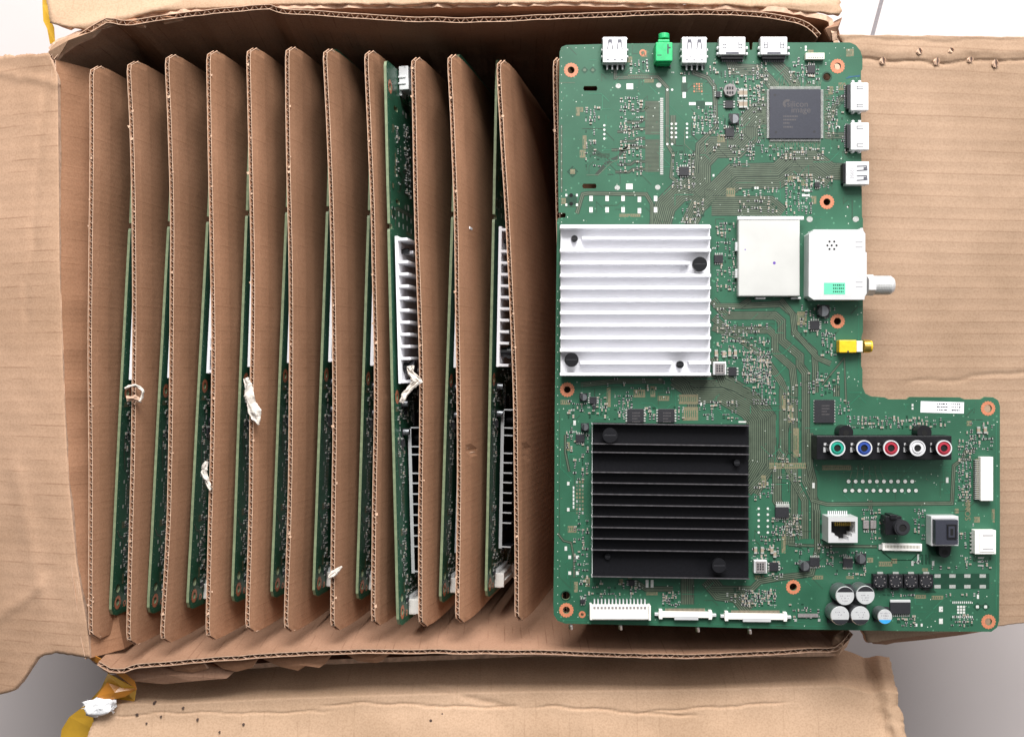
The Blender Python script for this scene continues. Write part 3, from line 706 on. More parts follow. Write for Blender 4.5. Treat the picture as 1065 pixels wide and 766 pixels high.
# concentric corner ripple of solder mask by the RCA row, outlines
def outl(pts, w=.7, mat='trace'): pc.line(pts, w, Z2, M[mat])
outl([(845, 489), (845, 521), (856, 524)]); outl([(848, 490), (990, 489)], .5, 'trace_g'); outl([(581, 86), (598, 86)], .5)
for k in range(5): outl([(806 + 3 * k, 492 - 2 * k + 5), (818 + 2 * k, 492 - 2 * k + 5), (824 + 1.4 * k, 500)], .5)
outl([(582, 430), (582, 560)], .5, 'trace_d'); outl([(580, 652 - 8), (700, 647.5), (860, 651)], .5, 'trace_g'); outl([(1036, 440), (1036, 640)], .5, 'trace_g'); outl([(893, 240), (893, 400)], .5, 'trace_g')
for k in range(6): outl([(886 + 6 * k, 484), (886 + 6 * k, 490), (884 + 7 * k, 497)], .5)
outl([(712, 135), (712, 150), (728, 165)], .5)
for a, b_ in ((918, 578), (926, 584), (934, 578)): outl([(918, 574), (928, 582), (948, 582), (956, 574)], .6, 'trace')
# random fine routing
for _ in range(950):
    x, y = random.uniform(580, 1036), random.uniform(46, 652)
    d = random.choice([(1, 0), (0, 1), (1, 1), (1, -1), (-1, 0), (0, -1)]); L1 = random.uniform(4, 22)
    p = [(x, y), (x + d[0] * L1, y + d[1] * L1)]
    d2 = random.choice([(1, 0), (0, 1), (1, 1), (1, -1)]);
    if abs(d2[0] * d[0] + d2[1] * d[1]) >= 0.9 or True:
        p.append((p[1][0] + d2[0] * L1 * .6, p[1][1] + d2[1] * L1 * .6))
    if d2[0] == -d[0] or (d2[0] == d[0] and d2[1] == d[1]): p = p[:2]
    if all(inside(a, b_) and not kept(a, b_) for a, b_ in p) and not (583 < x < 600 and 90 < y < 220):
        pc.line(p, random.uniform(.35, .7), Z1 + 2e-5 + _ * 2e-8, M[random.choice(['trace_g', 'trace_g', 'trace_d', 'bundle'])])
# vias
for _ in range(1500):
    x, y = random.uniform(580, 1038), random.uniform(46, 652)
    if inside(x, y) and not kept(x, y): pc.flat(pc.circ(x, y, random.choice((.35, .45, .55)), 0, 6), Z3, M[random.choice(['silk', 'trace_g', 'trace'])])
for x in range(590, 890, 9):
    if not kept(x, 50, 3): pc.flat(pc.circ(x, 50, .45, 0, 6), Z3, M['silk'])
for y in range(60, 640, 9):
    pc.flat(pc.circ(584 - (y > 300) * 4, y, .45, 0, 6), Z3, M['silk'])
# pads
def pad(x, y, w, h, mat='pad', z=Z3): pc.rect(x - w / 2, y - h / 2, x + w / 2, y + h / 2, z, M[mat])
def dot(x, y, r_, mat='pad'): pc.flat(pc.circ(x, y, r_, 0, 12), Z4, M[mat])
for x in (614.7, 631.4, 648, 665, 681.8):
    dy = 1 if x == 665 else 0; pad(x, 206.5 + dy, 3.6, 5.5); pad(x, 218.2 + dy, 3.6, 5.5)
pad(655, 90, 7, 6); pad(654.5, 194, 7, 6)
for x, y in ((643, 89.5), (685, 88.8), (642, 195.3), (684, 194.8), (842, 228), (890, 228)): pc.flat(pc.circ(x, y, 2.6 if x < 800 else 3, 0, 12, 1.1), Z3, M['solder'])
for x, y in ((608, 73), (616.5, 73)): pc.annul(x, y, 3.6, 2.6, Z2, M['mask_dark'], 4); pad(x, y, 2.6, 2.6, 'trace')
pc.annul(595.5, 178.5, 6, 4, Z2, M['mask_dark'], 4); pad(595.5, 178.5, 5, 5, 'tan')
for i in range(4): dot(628.5, 130.5 + i * 4.6, 1.2)
for i in range(4):
    for x in (698.5, 703, 714.5): dot(x, 129 + i * 4.6, 1.2)
for x in (694, 699, ): dot(x, 93.5, 1.2); dot(x, 150, 1.2)
for i in range(10): dot(882.5 + i * 7.35, 500.3, 2.0)
for i in range(11): dot(879 + i * 7.35, 509.8, 2.0)
for i in range(10): pc.annul(882.5 + i * 7.35, 500.3, 2.7, 2.1, Z2, M['mask_dark'], 12)
for i in range(11): pc.annul(879 + i * 7.35, 509.8, 2.7, 2.1, Z2, M['mask_dark'], 12)
for x, y in ((846, 504.5), (985, 499)): pad(x, y, 2.6, 5.5)
# empty inductor lands
pc.rect(970, 596, 1029, 612, Z1, M['mask_dark'])
for x in (975, 990.5, 1006, 1022): pad(x, 598.5, 6.5, 3.6, 'solder'); pad(x, 609.5, 6.5, 3.6, 'solder')
pc.flat([V(x, y)[:2] for x, y in ((962, 616), (974, 616), (968, 609))], Z2, M['mask_dark'])
for a in range(3):
    for b_ in range(3): pad(996.5 + a * 3, 630.5 + b_ * 3, 2.3, 2.3)
for i in range(11): pad(991 + i * 2, 626, 1.1, 2.2); pad(991 + i * 2, 641, 1.1, 2.2)
for x, y in ((978.5, 633), (978.5, 645.5)): pad(x, y, 4, 5.5)
for x, y in ((1016.5, 630.5), (1025, 630.5)): pc.annul(x, y, 4.4, 3, Z2, M['mask_dark'], 4); pad(x, y, 3, 3)
pad(953, 649.5, 2, 3); pad(958.5, 649.5, 2, 3); pad(1017, 620, 2.2, 4.4)
pad(592.5, 579, 3, 3.6); pad(600.5, 579, 3, 3.6); pad(592.5, 595.5, 3, 3.6); pad(600.5, 595.5, 3, 3.6); pad(588.5, 570, 2.6, 4.4)
pad(591, 502.5, 2.6, 3.6); pad(591, 529.5, 2.6, 3.6); pad(597.6, 439.5, 2.6, 5); pad(728.5, 420, 3, 3.4)
pad(673, 606.5, 3, 8); pad(678.2, 606.5, 3, 8)
for i in range(6): pad(596.5, 507 + i * 4, 1.6, 3)
for i in range(9):
    for k in range(3): pad(600 + k * 3, 501 + i * 4, 1.9, 2.4, random.choice(['solder', 'trace', 'tan']))
for x in (711.5,): pad(711.5, 83, 3.4, 6); pad(711.5, 99, 3.4, 6); pc.rect(708.5, 86.5, 715, 95.5, Z1, M['mask_dark'])
pad(720, 108, 7, 3); pad(737, 108, 7, 3); pc.rect(724, 105, 733, 113, Z1, M['mask_dark'])
for a in range(4):
    for b_ in range(4): pad(721 + a * 2.6 + 1, 87.5 + b_ * 2.6, 1.7, 1.7, random.choice(['copper', 'tan', 'tan']))
pad(838, 198, 8, 2.6); pad(838, 203, 8, 2.6); pad(772, 438.5, 8, 1.6)
for i in range(5): dot(789, 528.5 + i * 6.2, 1.3); dot(798.5, 528.5 + i * 6.2, 1.3)
pad(655, 600, 4, 3, 'tan')
for x, y in ((870, 132.5), (872.5, 132.5), (838, 49), (838, 52), (949, 421), (949, 424.5), (785.5, 195.5), (788, 195.5), (742, 182.5)): pad(x, y, 1.9, 2.4)
# tan silkscreen patches (designators)
for x, y, w_, h_ in ((601, 116, 4, 9), (605, 114, 3, 5), (608, 148, 4, 14), (606, 160, 6, 8), (586, 209, 5, 6), (655, 224, 22, 3), (660, 388, 1, 1), (588, 418, 10, 5), (633, 413, 4, 20), (665, 409, 12, 8), (679, 407, 5, 11), (690, 414, 12, 5),
                     (716, 415, 20, 10), (718, 430, 16, 14), (590, 464, 5, 9), (595, 550, 9, 7), (599, 610, 4, 11), (678, 616, 12, 5), (611, 605, 5, 9), (646, 605, 4, 6), (834, 331, 10, 14), (815, 565, 4, 20), (790, 600, 10, 4), (850, 600, 12, 4),
                     (905, 582, 6, 5), (921, 586, 14, 5), (957, 620, 12, 4), (975, 621, 12, 4), (930, 583, 6, 5), (820, 484, 40, 6), (870, 486, 30, 5), (1007, 525, 4, 12), (995, 531, 4, 5), (1033, 536, 3, 14), (1016, 540, 6, 6), (846, 208, 6, 8), (836, 190, 5, 6), (822, 186, 8, 6),
                     (760, 200, 9, 9), (794, 500, 5, 12), (822, 430, 5, 18), (815, 418, 4, 14), (828, 460, 6, 30), (664, 80, 22, 4), (675, 84, 10, 4), (843, 56, 6, 8), (884, 55, 8, 8), (876, 90, 8, 8), (655, 62, 5, 6), (864, 94, 5, 8), (670, 56, 6, 7), (690, 60, 8, 12),
                     (750, 144, 8, 8), (1008, 440, 5, 5), (962, 592, 6, 3), (884, 600, 8, 3)):
    pc.rect(x - w_ / 2, y - h_ / 2, x + w_ / 2, y + h_ / 2, Z1 + 1.5e-5, M['tan'])
    k = 0
    while k < w_ - 2: pc.rect(x - w_ / 2 + k + .5, y - h_ / 4, x - w_ / 2 + k + 1.2, y + h_ / 4, Z2, M['pcb']); k += 2.1
# QFP style lands, small component footprints left empty on the board
pc.rect(588, 203, 600, 213, Z1, M['mask_dark'])
for x, y in ((589, 203), (600, 203), (589, 213), (600, 213)): pad(x, y, 2, 2.6)
dot(594, 203, 2, 'pit'); dot(594, 212, 2, 'pit')
pc.rect(884 - 2, 79.2, 894, 80.2, Z2, M['pen']) ; pc.line([(880, 81.6), (886, 80), (894.5, 78.6)], 1.1, Z3, M['pen'])
pcbo = pc.build('printed_board', board)

# ---- clusters of tiny components
smd = []   # (size, kind, x, y, w, h)
def smdc(x, y, w_, h_, kind): smd.append((w_ * h_, kind, x, y, w_, h_))
def cluster(x0, y0, x1, y1, dens=.55, cell=4.2):
    y = y0
    while y < y1:
        x = x0
        while x < x1:
            if random.random() < dens:
                cx = x + random.uniform(-.6, .6); cy = y + random.uniform(-.6, .6)
                if inside(cx, cy) and not kept(cx, cy, 1.5):
                    big = random.random() < .22
                    a, b_ = (3.6, 1.9) if big else (2.6, 1.3)
                    if random.random() < .5: a, b_ = b_, a
                    smdc(cx, cy, a, b_, random.choice(['res', 'res', 'res', 'cap', 'pads', 'bare', 'cap']))
            x += cell
        y += cell * .78
CL = [(610, 112, 625, 130, .7), (610, 136, 625, 176, .45), (646, 102, 670, 182, .55), (648, 64, 674, 76, .8), (735, 66, 745, 82, .7), (742, 72, 800, 92, .5), (722, 112, 745, 140, .75), (768, 90, 792, 118, .55), (788, 66, 800, 92, .6), (822, 62, 842, 90, .75),
      (842, 66, 860, 90, .6), (746, 124, 775, 148, .45), (858, 92, 872, 146, .75), (780, 148, 858, 166, .65), (872, 100, 882, 160, .35), (700, 158, 722, 196, .6), (760, 152, 782, 172, .55), (790, 90, 798, 150, .5), (818, 182, 845, 222, .75), (840, 184, 866, 196, .65),
      (770, 196, 812, 222, .45), (710, 208, 734, 232, .5), (742, 232, 764, 250, .65), (742, 252, 764, 302, .65), (742, 318, 766, 376, .35), (752, 338, 800, 356, .6), (765, 352, 800, 400, .55), (774, 366, 804, 396, .95, 3.4), (784, 396, 806, 420, .8), (742, 360, 766, 392, .5), (834, 318, 868, 352, .4), (856, 346, 872, 370, .85),
      (842, 388, 874, 412, .75), (870, 416, 886, 444, .55), (884, 434, 974, 450, .8), (974, 432, 990, 444, .6), (592, 410, 632, 436, .55), (632, 394, 700, 408, .3), (640, 412, 660, 436, .8), (672, 424, 684, 438, .8), (702, 424, 714, 438, .8), (728, 418, 770, 438, .6),
      (590, 446, 616, 470, .55), (598, 472, 616, 500, .55), (598, 534, 616, 600, .45), (604, 604, 640, 628, .5), (640, 604, 670, 628, .4), (690, 616, 708, 636, .8, 3.2), (782, 500, 806, 522, .5), (804, 536, 836, 556, .85, 3.6), (784, 558, 812, 600, .5), (802, 470, 832, 500, .4), (816, 400, 836, 440, .4),
      (800, 590, 816, 602, .6), (828, 566, 846, 592, .45), (848, 566, 868, 592, .5), (866, 574, 900, 600, .5), (894, 530, 916, 560, .6), (952, 530, 966, 560, .6), (776, 614, 806, 634, .95, 3.3), (822, 628, 852, 642, .6), (756, 612, 776, 630, .5), (998, 458, 1016, 520, .85, 3.6), (1006, 440, 1032, 468, .5), (1000, 545, 1014, 584, .45),
      (920, 612, 952, 622, .6), (926, 640, 952, 650, .7), (984, 612, 1018, 620, .5), (990, 640, 1014, 650, .8), (952, 574, 976, 586, .5), (900, 592, 970, 594, .6), (970, 590, 1030, 594, .4), (1005, 580, 1034, 590, .4), (735, 150, 760, 166, .2), (700, 76, 720, 80, .3)]
for c in CL: cluster(*c[:4], dens=c[4], cell=c[5] if len(c) > 5 else 4.2)
for x, y in ((771, 96.5), (775, 96.5), (771, 108), (775, 108)): smdc(x, y, 4.5, 8, 'mlcc')
for x, y in ((745, 367), (753, 368), (759, 367), (765, 367), (786, 572), (793, 572), (803, 572), (806, 576), (843, 304), (1018, 447), (1025, 447)): smdc(x, y, 3, 7, 'mlcc')
for i in range(14): smdc(676 + 0 * i, 0, 1, 1, 'skip')
def put(mb, it):
    _, kind, x, y, w_, h_ = it
    if kind == 'skip': return
    hor = w_ > h_; z1 = .0007 if kind != 'res' else .00045
    if kind == 'res': kind = 'res'
    if kind == 'mlcc': z1 = .0012
    e = .22
    if kind == 'bare': mb.box(x - w_ / 2, y - h_ / 2, x + w_ / 2, y + h_ / 2, 2e-5, 1.9e-4, M['mask_dark']); return
    if kind == 'pads':
        if hor:
            mb.box(x - w_ / 2, y - h_ / 2, x - w_ * .15, y + h_ / 2, 5e-5, 2.2e-4, M['solder']); mb.box(x + w_ * .15, y - h_ / 2, x + w_ / 2, y + h_ / 2, 5e-5, 2.2e-4, M['solder'])
        else:
            mb.box(x - w_ / 2, y - h_ / 2, x + w_ / 2, y - h_ * .15, 5e-5, 2.2e-4, M['solder']); mb.box(x - w_ / 2, y + h_ * .15, x + w_ / 2, y + h_ / 2, 5e-5, 2.2e-4, M['solder'])
        return
    bm_ = M['chip'] if kind == 'res' else M['mlcc']
    if hor:
        mb.box(x - w_ * (.5 - e), y - h_ / 2, x + w_ * (.5 - e), y + h_ / 2, 2e-5, z1, bm_)
        mb.box(x - w_ / 2, y - h_ * .52, x - w_ * (.5 - e), y + h_ * .52, 2e-5, z1 + 3e-5, M['solder']); mb.box(x + w_ * (.5 - e), y - h_ * .52, x + w_ / 2, y + h_ * .52, 2e-5, z1 + 3e-5, M['solder'])
    else:
        mb.box(x - w_ / 2, y - h_ * (.5 - e), x + w_ / 2, y + h_ * (.5 - e), 2e-5, z1, bm_)
        mb.box(x - w_ * .52, y - h_ / 2, x + w_ * .52, y - h_ * (.5 - e), 2e-5, z1 + 3e-5, M['solder']); mb.box(x - w_ * .52, y + h_ * (.5 - e), x + w_ * .52, y + h_ / 2, 2e-5, z1 + 3e-5, M['solder'])
smd = [s for s in smd if s[1] != 'skip']
smd.sort(key=lambda s: -s[0] - (5 if s[1] == 'mlcc' else 0))
tiny_parts = []; ncap = nres = 0; rest = MB()
for it in smd:
    if it[1] in ('cap', 'mlcc') and ncap < 95: mb = MB(); put(mb, it); tiny_parts.append(mb.build('chip_capacitor', board)); ncap += 1
    elif it[1] == 'res' and nres < 60: mb = MB(); put(mb, it); tiny_parts.append(mb.build('chip_resistor', board)); nres += 1
    else: put(rest, it)
rest_o = rest.build('surface_mount_components', board); rest_o['kind'] = 'stuff'

# ---- chips
def ic(x, y, w_, h_, pins='tb', n=4, z=.0014, mat='chip', name='chip', pl=2.0):
    m = MB()
    m.box(x - w_ / 2, y - h_ / 2, x + w_ / 2, y + h_ / 2, 1e-4, z, M[mat])
    for i in range(n):
        if 't' in pins:
            px = x - w_ / 2 + w_ * (i + .5) / n; g_ = w_ / n * .28
            m.box(px - g_, y - h_ / 2 - pl, px + g_, y - h_ / 2 - .1, 5e-5, z * .45, M['solder']); m.box(px - g_, y + h_ / 2 + .1, px + g_, y + h_ / 2 + pl, 5e-5, z * .45, M['solder'])
        if 'l' in pins:
            py = y - h_ / 2 + h_ * (i + .5) / n; g_ = h_ / n * .28
            m.box(x - w_ / 2 - pl, py - g_, x - w_ / 2 - .1, py + g_, 5e-5, z * .45, M['solder']); m.box(x + w_ / 2 + .1, py - g_, x + w_ / 2 + pl, py + g_, 5e-5, z * .45, M['solder'])
    return m.build(name, board, bevel=.0001)
def text(s, x, y, size_px, z, mat, parent, rot=0, name='marking'):
    c = bpy.data.curves.new('t', 'FONT'); c.body = s; c.size = size_px * K * 1.35; c.align_x = 'CENTER'; c.align_y = 'CENTER'
    to = bpy.data.objects.new('t', c); COL.objects.link(to); bpy.context.view_layer.update()
    me = bpy.data.meshes.new_from_object(to.evaluated_get(bpy.context.evaluated_depsgraph_get()))
    bpy.data.objects.remove(to)
    p = V(x, y, z); cs, sn = math.cos(rot), math.sin(rot); mb = MB()
    mb.add([(p.x + v.co.x * cs - v.co.y * sn, p.y + v.co.x * sn + v.co.y * cs, z) for v in me.vertices], [tuple(f.vertices) for f in me.polygons], M[mat])
    return mb.build(name, parent)
big = ic(827, 118.5, 53, 51, 'tl', 44, .0016, 'chip_big', 'large_chip', 3.0)
text('silicon', 829.5, 108.5, 6.5, .00164, 'chip_text', big); text('image', 833, 114.5, 6.5, .00164, 'chip_text', big)
mk = MB()
for k in range(3):
    pts = [(820 + 4.6 * math.cos(a) * (1 - .2 * k) - 1, 108 - 4.2 * math.sin(a) * (1 - .2 * k)) for a in [R(t) for t in range(60, 241, 20)]]
    L_ = offset(pts, .35); Q_ = offset(pts, -.35)
    vs = [V(*p, .0016) for p in L_ + Q_]; n_ = len(pts); mk.add([(p.x, p.y, .00164) for p in vs], [(i, n_ + i, n_ + i + 1, i + 1) for i in range(n_ - 1)], M['chip_text'])
for i, (y, w_) in enumerate(((121, 15), (124.5, 12), (128, 6), (132, 9))):
    x = 814
    while x < 814 + w_:
        mk.rect(x, y, x + 1.1, y + 1.6, .00164, M['chip_text']); x += 1.7
for x, y in ((806, 99), (807, 137.5), (847, 137)): mk.flat(mk.circ(x, y, 1.3, .0016, 12), .00163, M['chip'])
mk.build('marking', big)
ic(857.5, 427.5, 20.5, 24, 'l', 8, .0012, 'chip', 'memory_chip', 1.0)
c1 = ic(661, 432, 17, 14, 'l', 5, .0012, 'chip', 'memory_chip'); c2 = ic(693, 432, 17, 14, 'l', 5, .0012, 'chip', 'memory_chip')
cm = MB()
for bx, by in ((857.5, 421), (661, 428.5), (693, 428.5)):
    for r_ in range(4):
        x = bx - 3.5
        while x < bx + 3.5 - (r_ == 2) * 2: cm.rect(x, by + r_ * 3, x + .8, by + r_ * 3 + 1.2, .00124, M['chip_text']); x += 1.4
cm.build('marking', c1)
for a in [(844, 72, 8, 8, 't', 4), (758.5, 108.5, 8, 8, 'l', 3), (759, 137.5, 9, 9, 't', 4), (711.5, 178, 10, 9, 'tl', 4), (747, 98, 4, 6, 'l', 3), (747.5, 269, 9, 8, 't', 4), (762, 386, 8, 9, 'l', 3),
          (847.5, 338, 9.5, 9, 'tl', 4), (603.5, 455.5, 9, 8, 't', 4), (617, 416, 7, 7, 'l', 3), (805, 589, 9, 9, 'l', 3), (847.5, 584, 10, 9, 't', 5), (882, 585, 10, 9, 't', 5), (657, 606, 6, 6, 'l', 3), (788, 118, 0.1, .1, '', 0), (606, 625, 5, 4, 't', 2), (618, 423, 3, 4, 't', 1),
          (748, 99, .1, .1, '', 0), (850, 192, 5, 5, 't', 3)]:
    if a[2] > 1: ic(*a)
m = MB(); m.box(807, 524, 821, 528.5, 1e-4, .0010, M['solder']); m.box(806.5, 527, 820.5, 538, 1e-4, .0016, M['chip'])
for i in range(7): m.box(807 + i * 2, 538.2, 808 + i * 2, 540, 5e-5, .0005, M['solder']); m.box(807.2 + i * 2, 521.5, 808.2 + i * 2, 524, 5e-5, .0005, M['solder'])
m.build('chip', board, bevel=.0001)
m = MB(); m.box(926, 623.5, 947, 627.5, 1e-4, .0012, M['tin']); m.box(926, 626, 947, 638, 1e-4, .0018, M['chip'])
for i in range(10): m.box(926.8 + i * 2, 638.3, 927.9 + i * 2, 641, 5e-5, .0005, M['solder'])
m.build('power_chip', board, bevel=.0001)
# coupled filter pair
for x in (901, 908.5):
    m = MB(); m.box(x - 3, 541, x + 3, 549.5, 1e-4, .0014, M['grey_l'])
    for i in range(3): m.box(x - 2.6 + i * 2.1, 537, x - 1.4 + i * 2.1, 539.5, 5e-5, .0004, M['solder']); m.box(x - 2.6 + i * 2.1, 551, x - 1.4 + i * 2.1, 553.5, 5e-5, .0004, M['solder'])
    m.build('filter', board, bevel=.0002)
# power inductors (rounded grey blocks)
for x, y, s_, mm in ((759.5, 93.5, 13.5, 'round'), (748.5, 383, 13.5, 'sq'), (791, 589, 13.5, 'sq')):
    m = MB(); r_ = s_ / 2
    if mm == 'round': m.cyl(x, y, r_, 1e-4, .0035, M['grey_l'], 8)
    else: m.box(x - r_, y - r_, x + r_, y + r_, 1e-4, .0035, M['tin']); m.box(x - r_ + 2, y - r_ + 1.2, x + r_ - 1.2, y + r_ - 1.2, .0035, .0040, M['grey_l'])
    o_ = m.build('power_inductor', board, bevel=.0004)
    m = MB()
    for a in (-2.6, 0, 2.6):
        for b_ in ((-2.4, 2.4) if mm != 'sq' else (-2.6, 0, 2.6)): m.box(x + a - .7, y + b_ - 1, x + a + .7, y + b_ + .8, .0034, .00415, M['chip'])
    m.build('marking', o_)
# small aluminium capacitors
for x, y, r_ in ((763.5, 123.5, 4.8), (856.5, 323.5, 5.8), (607, 413, 3.6), (608.5, 444, 3.6), (837, 588.5, 5), (895.5, 581, 5)):
    m = MB(); m.box(x - r_ - .6, y - r_ - .6, x + r_ + .4, y + r_ + .4, 1e-4, .0008, M['chip']); m.cyl(x, y, r_, .0008, .0042, M['cap_side'], 18, r2=r_ * .94)
    o_ = m.build('small_capacitor', board)
    m = MB(); c_ = [p for p in m.circ(x, y, r_ * .93, .0042, 24)]; cy_ = V(x, y, .0042).y; c_ = [p for p in c_ if p[0] < V(x, y, .0042).x - r_ * K * .2]; 
    if len(c_) > 2: m.flat(c_, .00425, M['chip'])
    m.build('stripe', o_)
# ---- USB ports
def usb(x0, y0, x1, y1, vertical=True, txt=None):
    z = .0066; m = MB(); m.box(x0, y0, x1, y1, .0006, z, M['tin'])
    L_ = x1 - x0; hh = y1 - y0
    if vertical:
        for x in (x0 + 1, x1 - 2): m.box(x - 1.8, y0 + 1, x - .2 if x < x0 + 5 else x + 2.8, y0 + 3, .004, .0052, M['tin'])
        for y in (y0 + 12, y0 + 19): m.box(x0 - 1.6, y, x0 - .1, y + 2.6, .0002, .005, M['tin']); m.box(x1 + .1, y, x1 + 1.6, y + 2.6, .0002, .005, M['tin'])
    o_ = m.build('usb_port', board, bevel=.0004)
    m = MB()
    def ln(pts, w_=1.0):
        L1 = offset(pts, w_ / 2); R1 = offset(pts, -w_ / 2); vs = [V(*p, z) for p in L1 + R1]; n_ = len(pts)
        m.add([(p.x, p.y, z + 6e-5) for p in vs], [(i, n_ + i, n_ + i + 1, i + 1) for i in range(n_ - 1)], M['tin_d'])
    if vertical:
        for cx in (x0 + L_ * .3, x0 + L_ * .7):
            ln([(cx - 2.6, y0 + 13), (cx - 1.4, y0 + 3), (cx + 1.4, y0 + 3), (cx + 2.6, y0 + 13)], 1.15); ln([(cx - 1.2, y0 + 4.8), (cx + 1.2, y0 + 4.8)], 2.6)
        for xx in (x0 + 5, (x0 + x1) / 2, x1 - 5): ln([(xx - 1.3, y1 - 3), (xx + 1.3, y1 - 3)], 1.2)
    else:
        for cy in (y0 + hh * .3, y0 + hh * .72):
            ln([(x1 - 13, cy - 2.2), (x1 - 3, cy - 2.6), (x1 - 2.4, cy + 1.6), (x1 - 13, cy + 2.4)], 1.2); ln([(x1 - 4.6, cy - 1.4), (x1 - 4.6, cy + 1.4)], 2.6)
    m.build('spring_slot', o_)
    if txt:
        if vertical: text(txt, (x0 + x1) / 2, y1 - 8.3, 5.4, z + 7e-5, 'ink_mid', o_)
        else: text(txt, x0 + 6, (y0 + y1) / 2, 3.6, z + 7e-5, 'ink_mid', o_, R(-90))
    m = MB()
    for i in range(4):
        if vertical: px = x0 + 4.5 + i * (L_ - 9) / 3; m.box(px - .8, y1 + .2, px + .8, y1 + 7.5, .0002, .0016, M['tin']); m.box(px + .9, y1 + .2, px + 2.4, y1 + 6, .0001, .0006, M['chip'])
        else: py = y0 + 3 + i * (hh - 6) / 3; m.box(x0 - 4, py - .8, x0 - .2, py + .8, .0002, .0016, M['chip'])
    if not vertical:
        m.box(x0 - 3, y0 + 2, x0 - .1, y1 - 2, .0001, .005, M['black_pl'])
    m.build('contact_pins', o_)
    return o_
usb(627, 38.5, 652, 65, True, '1205E'); usb(709.5, 38.5, 735, 65.5, True, '1205E'); usb(880, 168, 904, 192, False, '1205E')
# ---- HDMI sockets
def hdmi(x0, y0, x1, y1, side):
    z = .0056; m = MB(); m.box(x0, y0, x1, y1, .0006, z, M['tin'])
    if side == 't':
        for x in (x0 - 2.6, x1 + .2): m.box(x, y0 + 10, x + 2.4, y0 + 13, .0001, .003, M['tin']); m.box(x, y0 + 16, x + 2.4, y0 + 19, .0001, .003, M['tin'])
    else:
        for y in (y0 - 2.6, y1 + .2): m.box(x0 + 1, y, x0 + 4, y + 2.6, .0001, .003, M['tin']); m.box(x0 + 8, y, x0 + 11, y + 2.6, .0001, .003, M['tin'])
    o_ = m.build('hdmi_port', board, bevel=.0005)
    m = MB()
    if side == 't':
        for cx in (x0 + 5.5, x1 - 5.5): 
            m.rect2 = None
            for a in ((cx - 2, y0 + 5, cx - 1.2, y0 + 12), (cx + 1.2, y0 + 5, cx + 2, y0 + 12), (cx - 2, y0 + 11.2, cx + 2, y0 + 12), (cx - 2, y0 + 8, cx + 2, y0 + 8.8)): m.box(*a, z, z + 6e-5, M['tin_d'])
        m.box(x0 + 7, y1 - 3, x1 - 7, y1 - .8, z, z + 6e-5, M['tin_d'])
    else:
        for cy in (y0 + 5, y1 - 5):
            for a in ((x0 + 6, cy - 1.6, x0 + 13, cy - .9), (x0 + 6, cy + .9, x0 + 13, cy + 1.6), (x0 + 6, cy - 1.6, x0 + 6.8, cy + 1.6)): m.box(*a, z, z + 6e-5, M['tin_d'])
    m.build('spring_slot', o_)
    m = MB()
    if side == 't':
        m.box(x0 + 2, y1 + .2, x1 - 2, y1 + 4, 1e-4, .0036, M['chip'])
        for i in range(12): px = x0 + 3 + i * 1.9; m.box(px, y1 + 4.2, px + .8, y1 + 7.5, 1e-4, .0004, M['ink_mid'])
    else:
        m.box(x0 - 4, y0 + 2, x0 - .2, y1 - 2, 1e-4, .0036, M['chip'])
        for i in range(12): py = y0 + 3 + i * 1.95; m.box(x0 - 7, py, x0 - 4.2, py + .8, 1e-4, .0004, M['ink_mid'])
    m.build('contact_pins', o_)
hdmi(748, 38.3, 775.5, 57, 't'); hdmi(791, 38.3, 819, 57, 't'); hdmi(885, 86, 903.5, 115, 'r'); hdmi(885, 127.5, 904, 156, 'r')
# ---- green audio jack
m = MB(); m.box(682, 44, 699.5, 63.5, 3e-4, .0095, M['green_j']); m.box(683.5, 63.6, 698, 66.5, 3e-4, .006, M['green_j'])
m.box(684.5, 41, 696.5, 43.9, .0015, .0085, M['green_j']); m.hcyl(V(690.5, 41, .005), V(690.5, 35.5, .005), .0031, M['green_j'], 18)
gj = m.build('audio_jack', board, bevel=.0004, label='bright green audio jack')
m = MB(); m.box(694, 46, 695.4, 56, .0095, .00957, M['ink']); m.box(683.5, 57, 688, 57.8, .0095, .00957, M['ink']); m.box(695.4, 49, 697.5, 50.4, .0095, .00957, M['ink'])
for x in (686, 690, 694, 697): m.box(x - .8, 66.6, x + .8, 70, 1e-4, .001, M['chip'])
m.build('slot', gj)
# ---- cream socket top right
m = MB(); m.box(838, 55, 857.5, 61.5, 2e-4, .0030, M['cream'])
for i in range(9): m.box(840 + i * 1.9, 59, 840.9 + i * 1.9, 60.6, .0030, .00306, M['tin_d'])
m.build('cable_socket', board, bevel=.0002)
# ---- shield can
m = MB(); m.box(768, 226, 832, 308, 3e-4, .0056, M['shield'])
o_ = m.build('shield_can', board, bevel=.0006)
m = MB(); m.box(767, 225, 836, 228.6, .0046, .0059, M['tin'])
for y in (252, 280): m.box(764.8, y, 767.6, y + 9, 1e-4, .003, M['tin'])
for x in (786, 823): m.box(x, 309, x + 10, 311, 1e-4, .003, M['tin'])
m.build('lid_lip', o_, bevel=.0002)
m = MB(); m.flat(m.circ(805.3, 273.4, 1.5, .0056, 12), .00566, M['purple']); m.flat(m.circ(775, 259.5, .7, .0056, 8), .00566, M['purple']); m.build('ink_dot', o_)
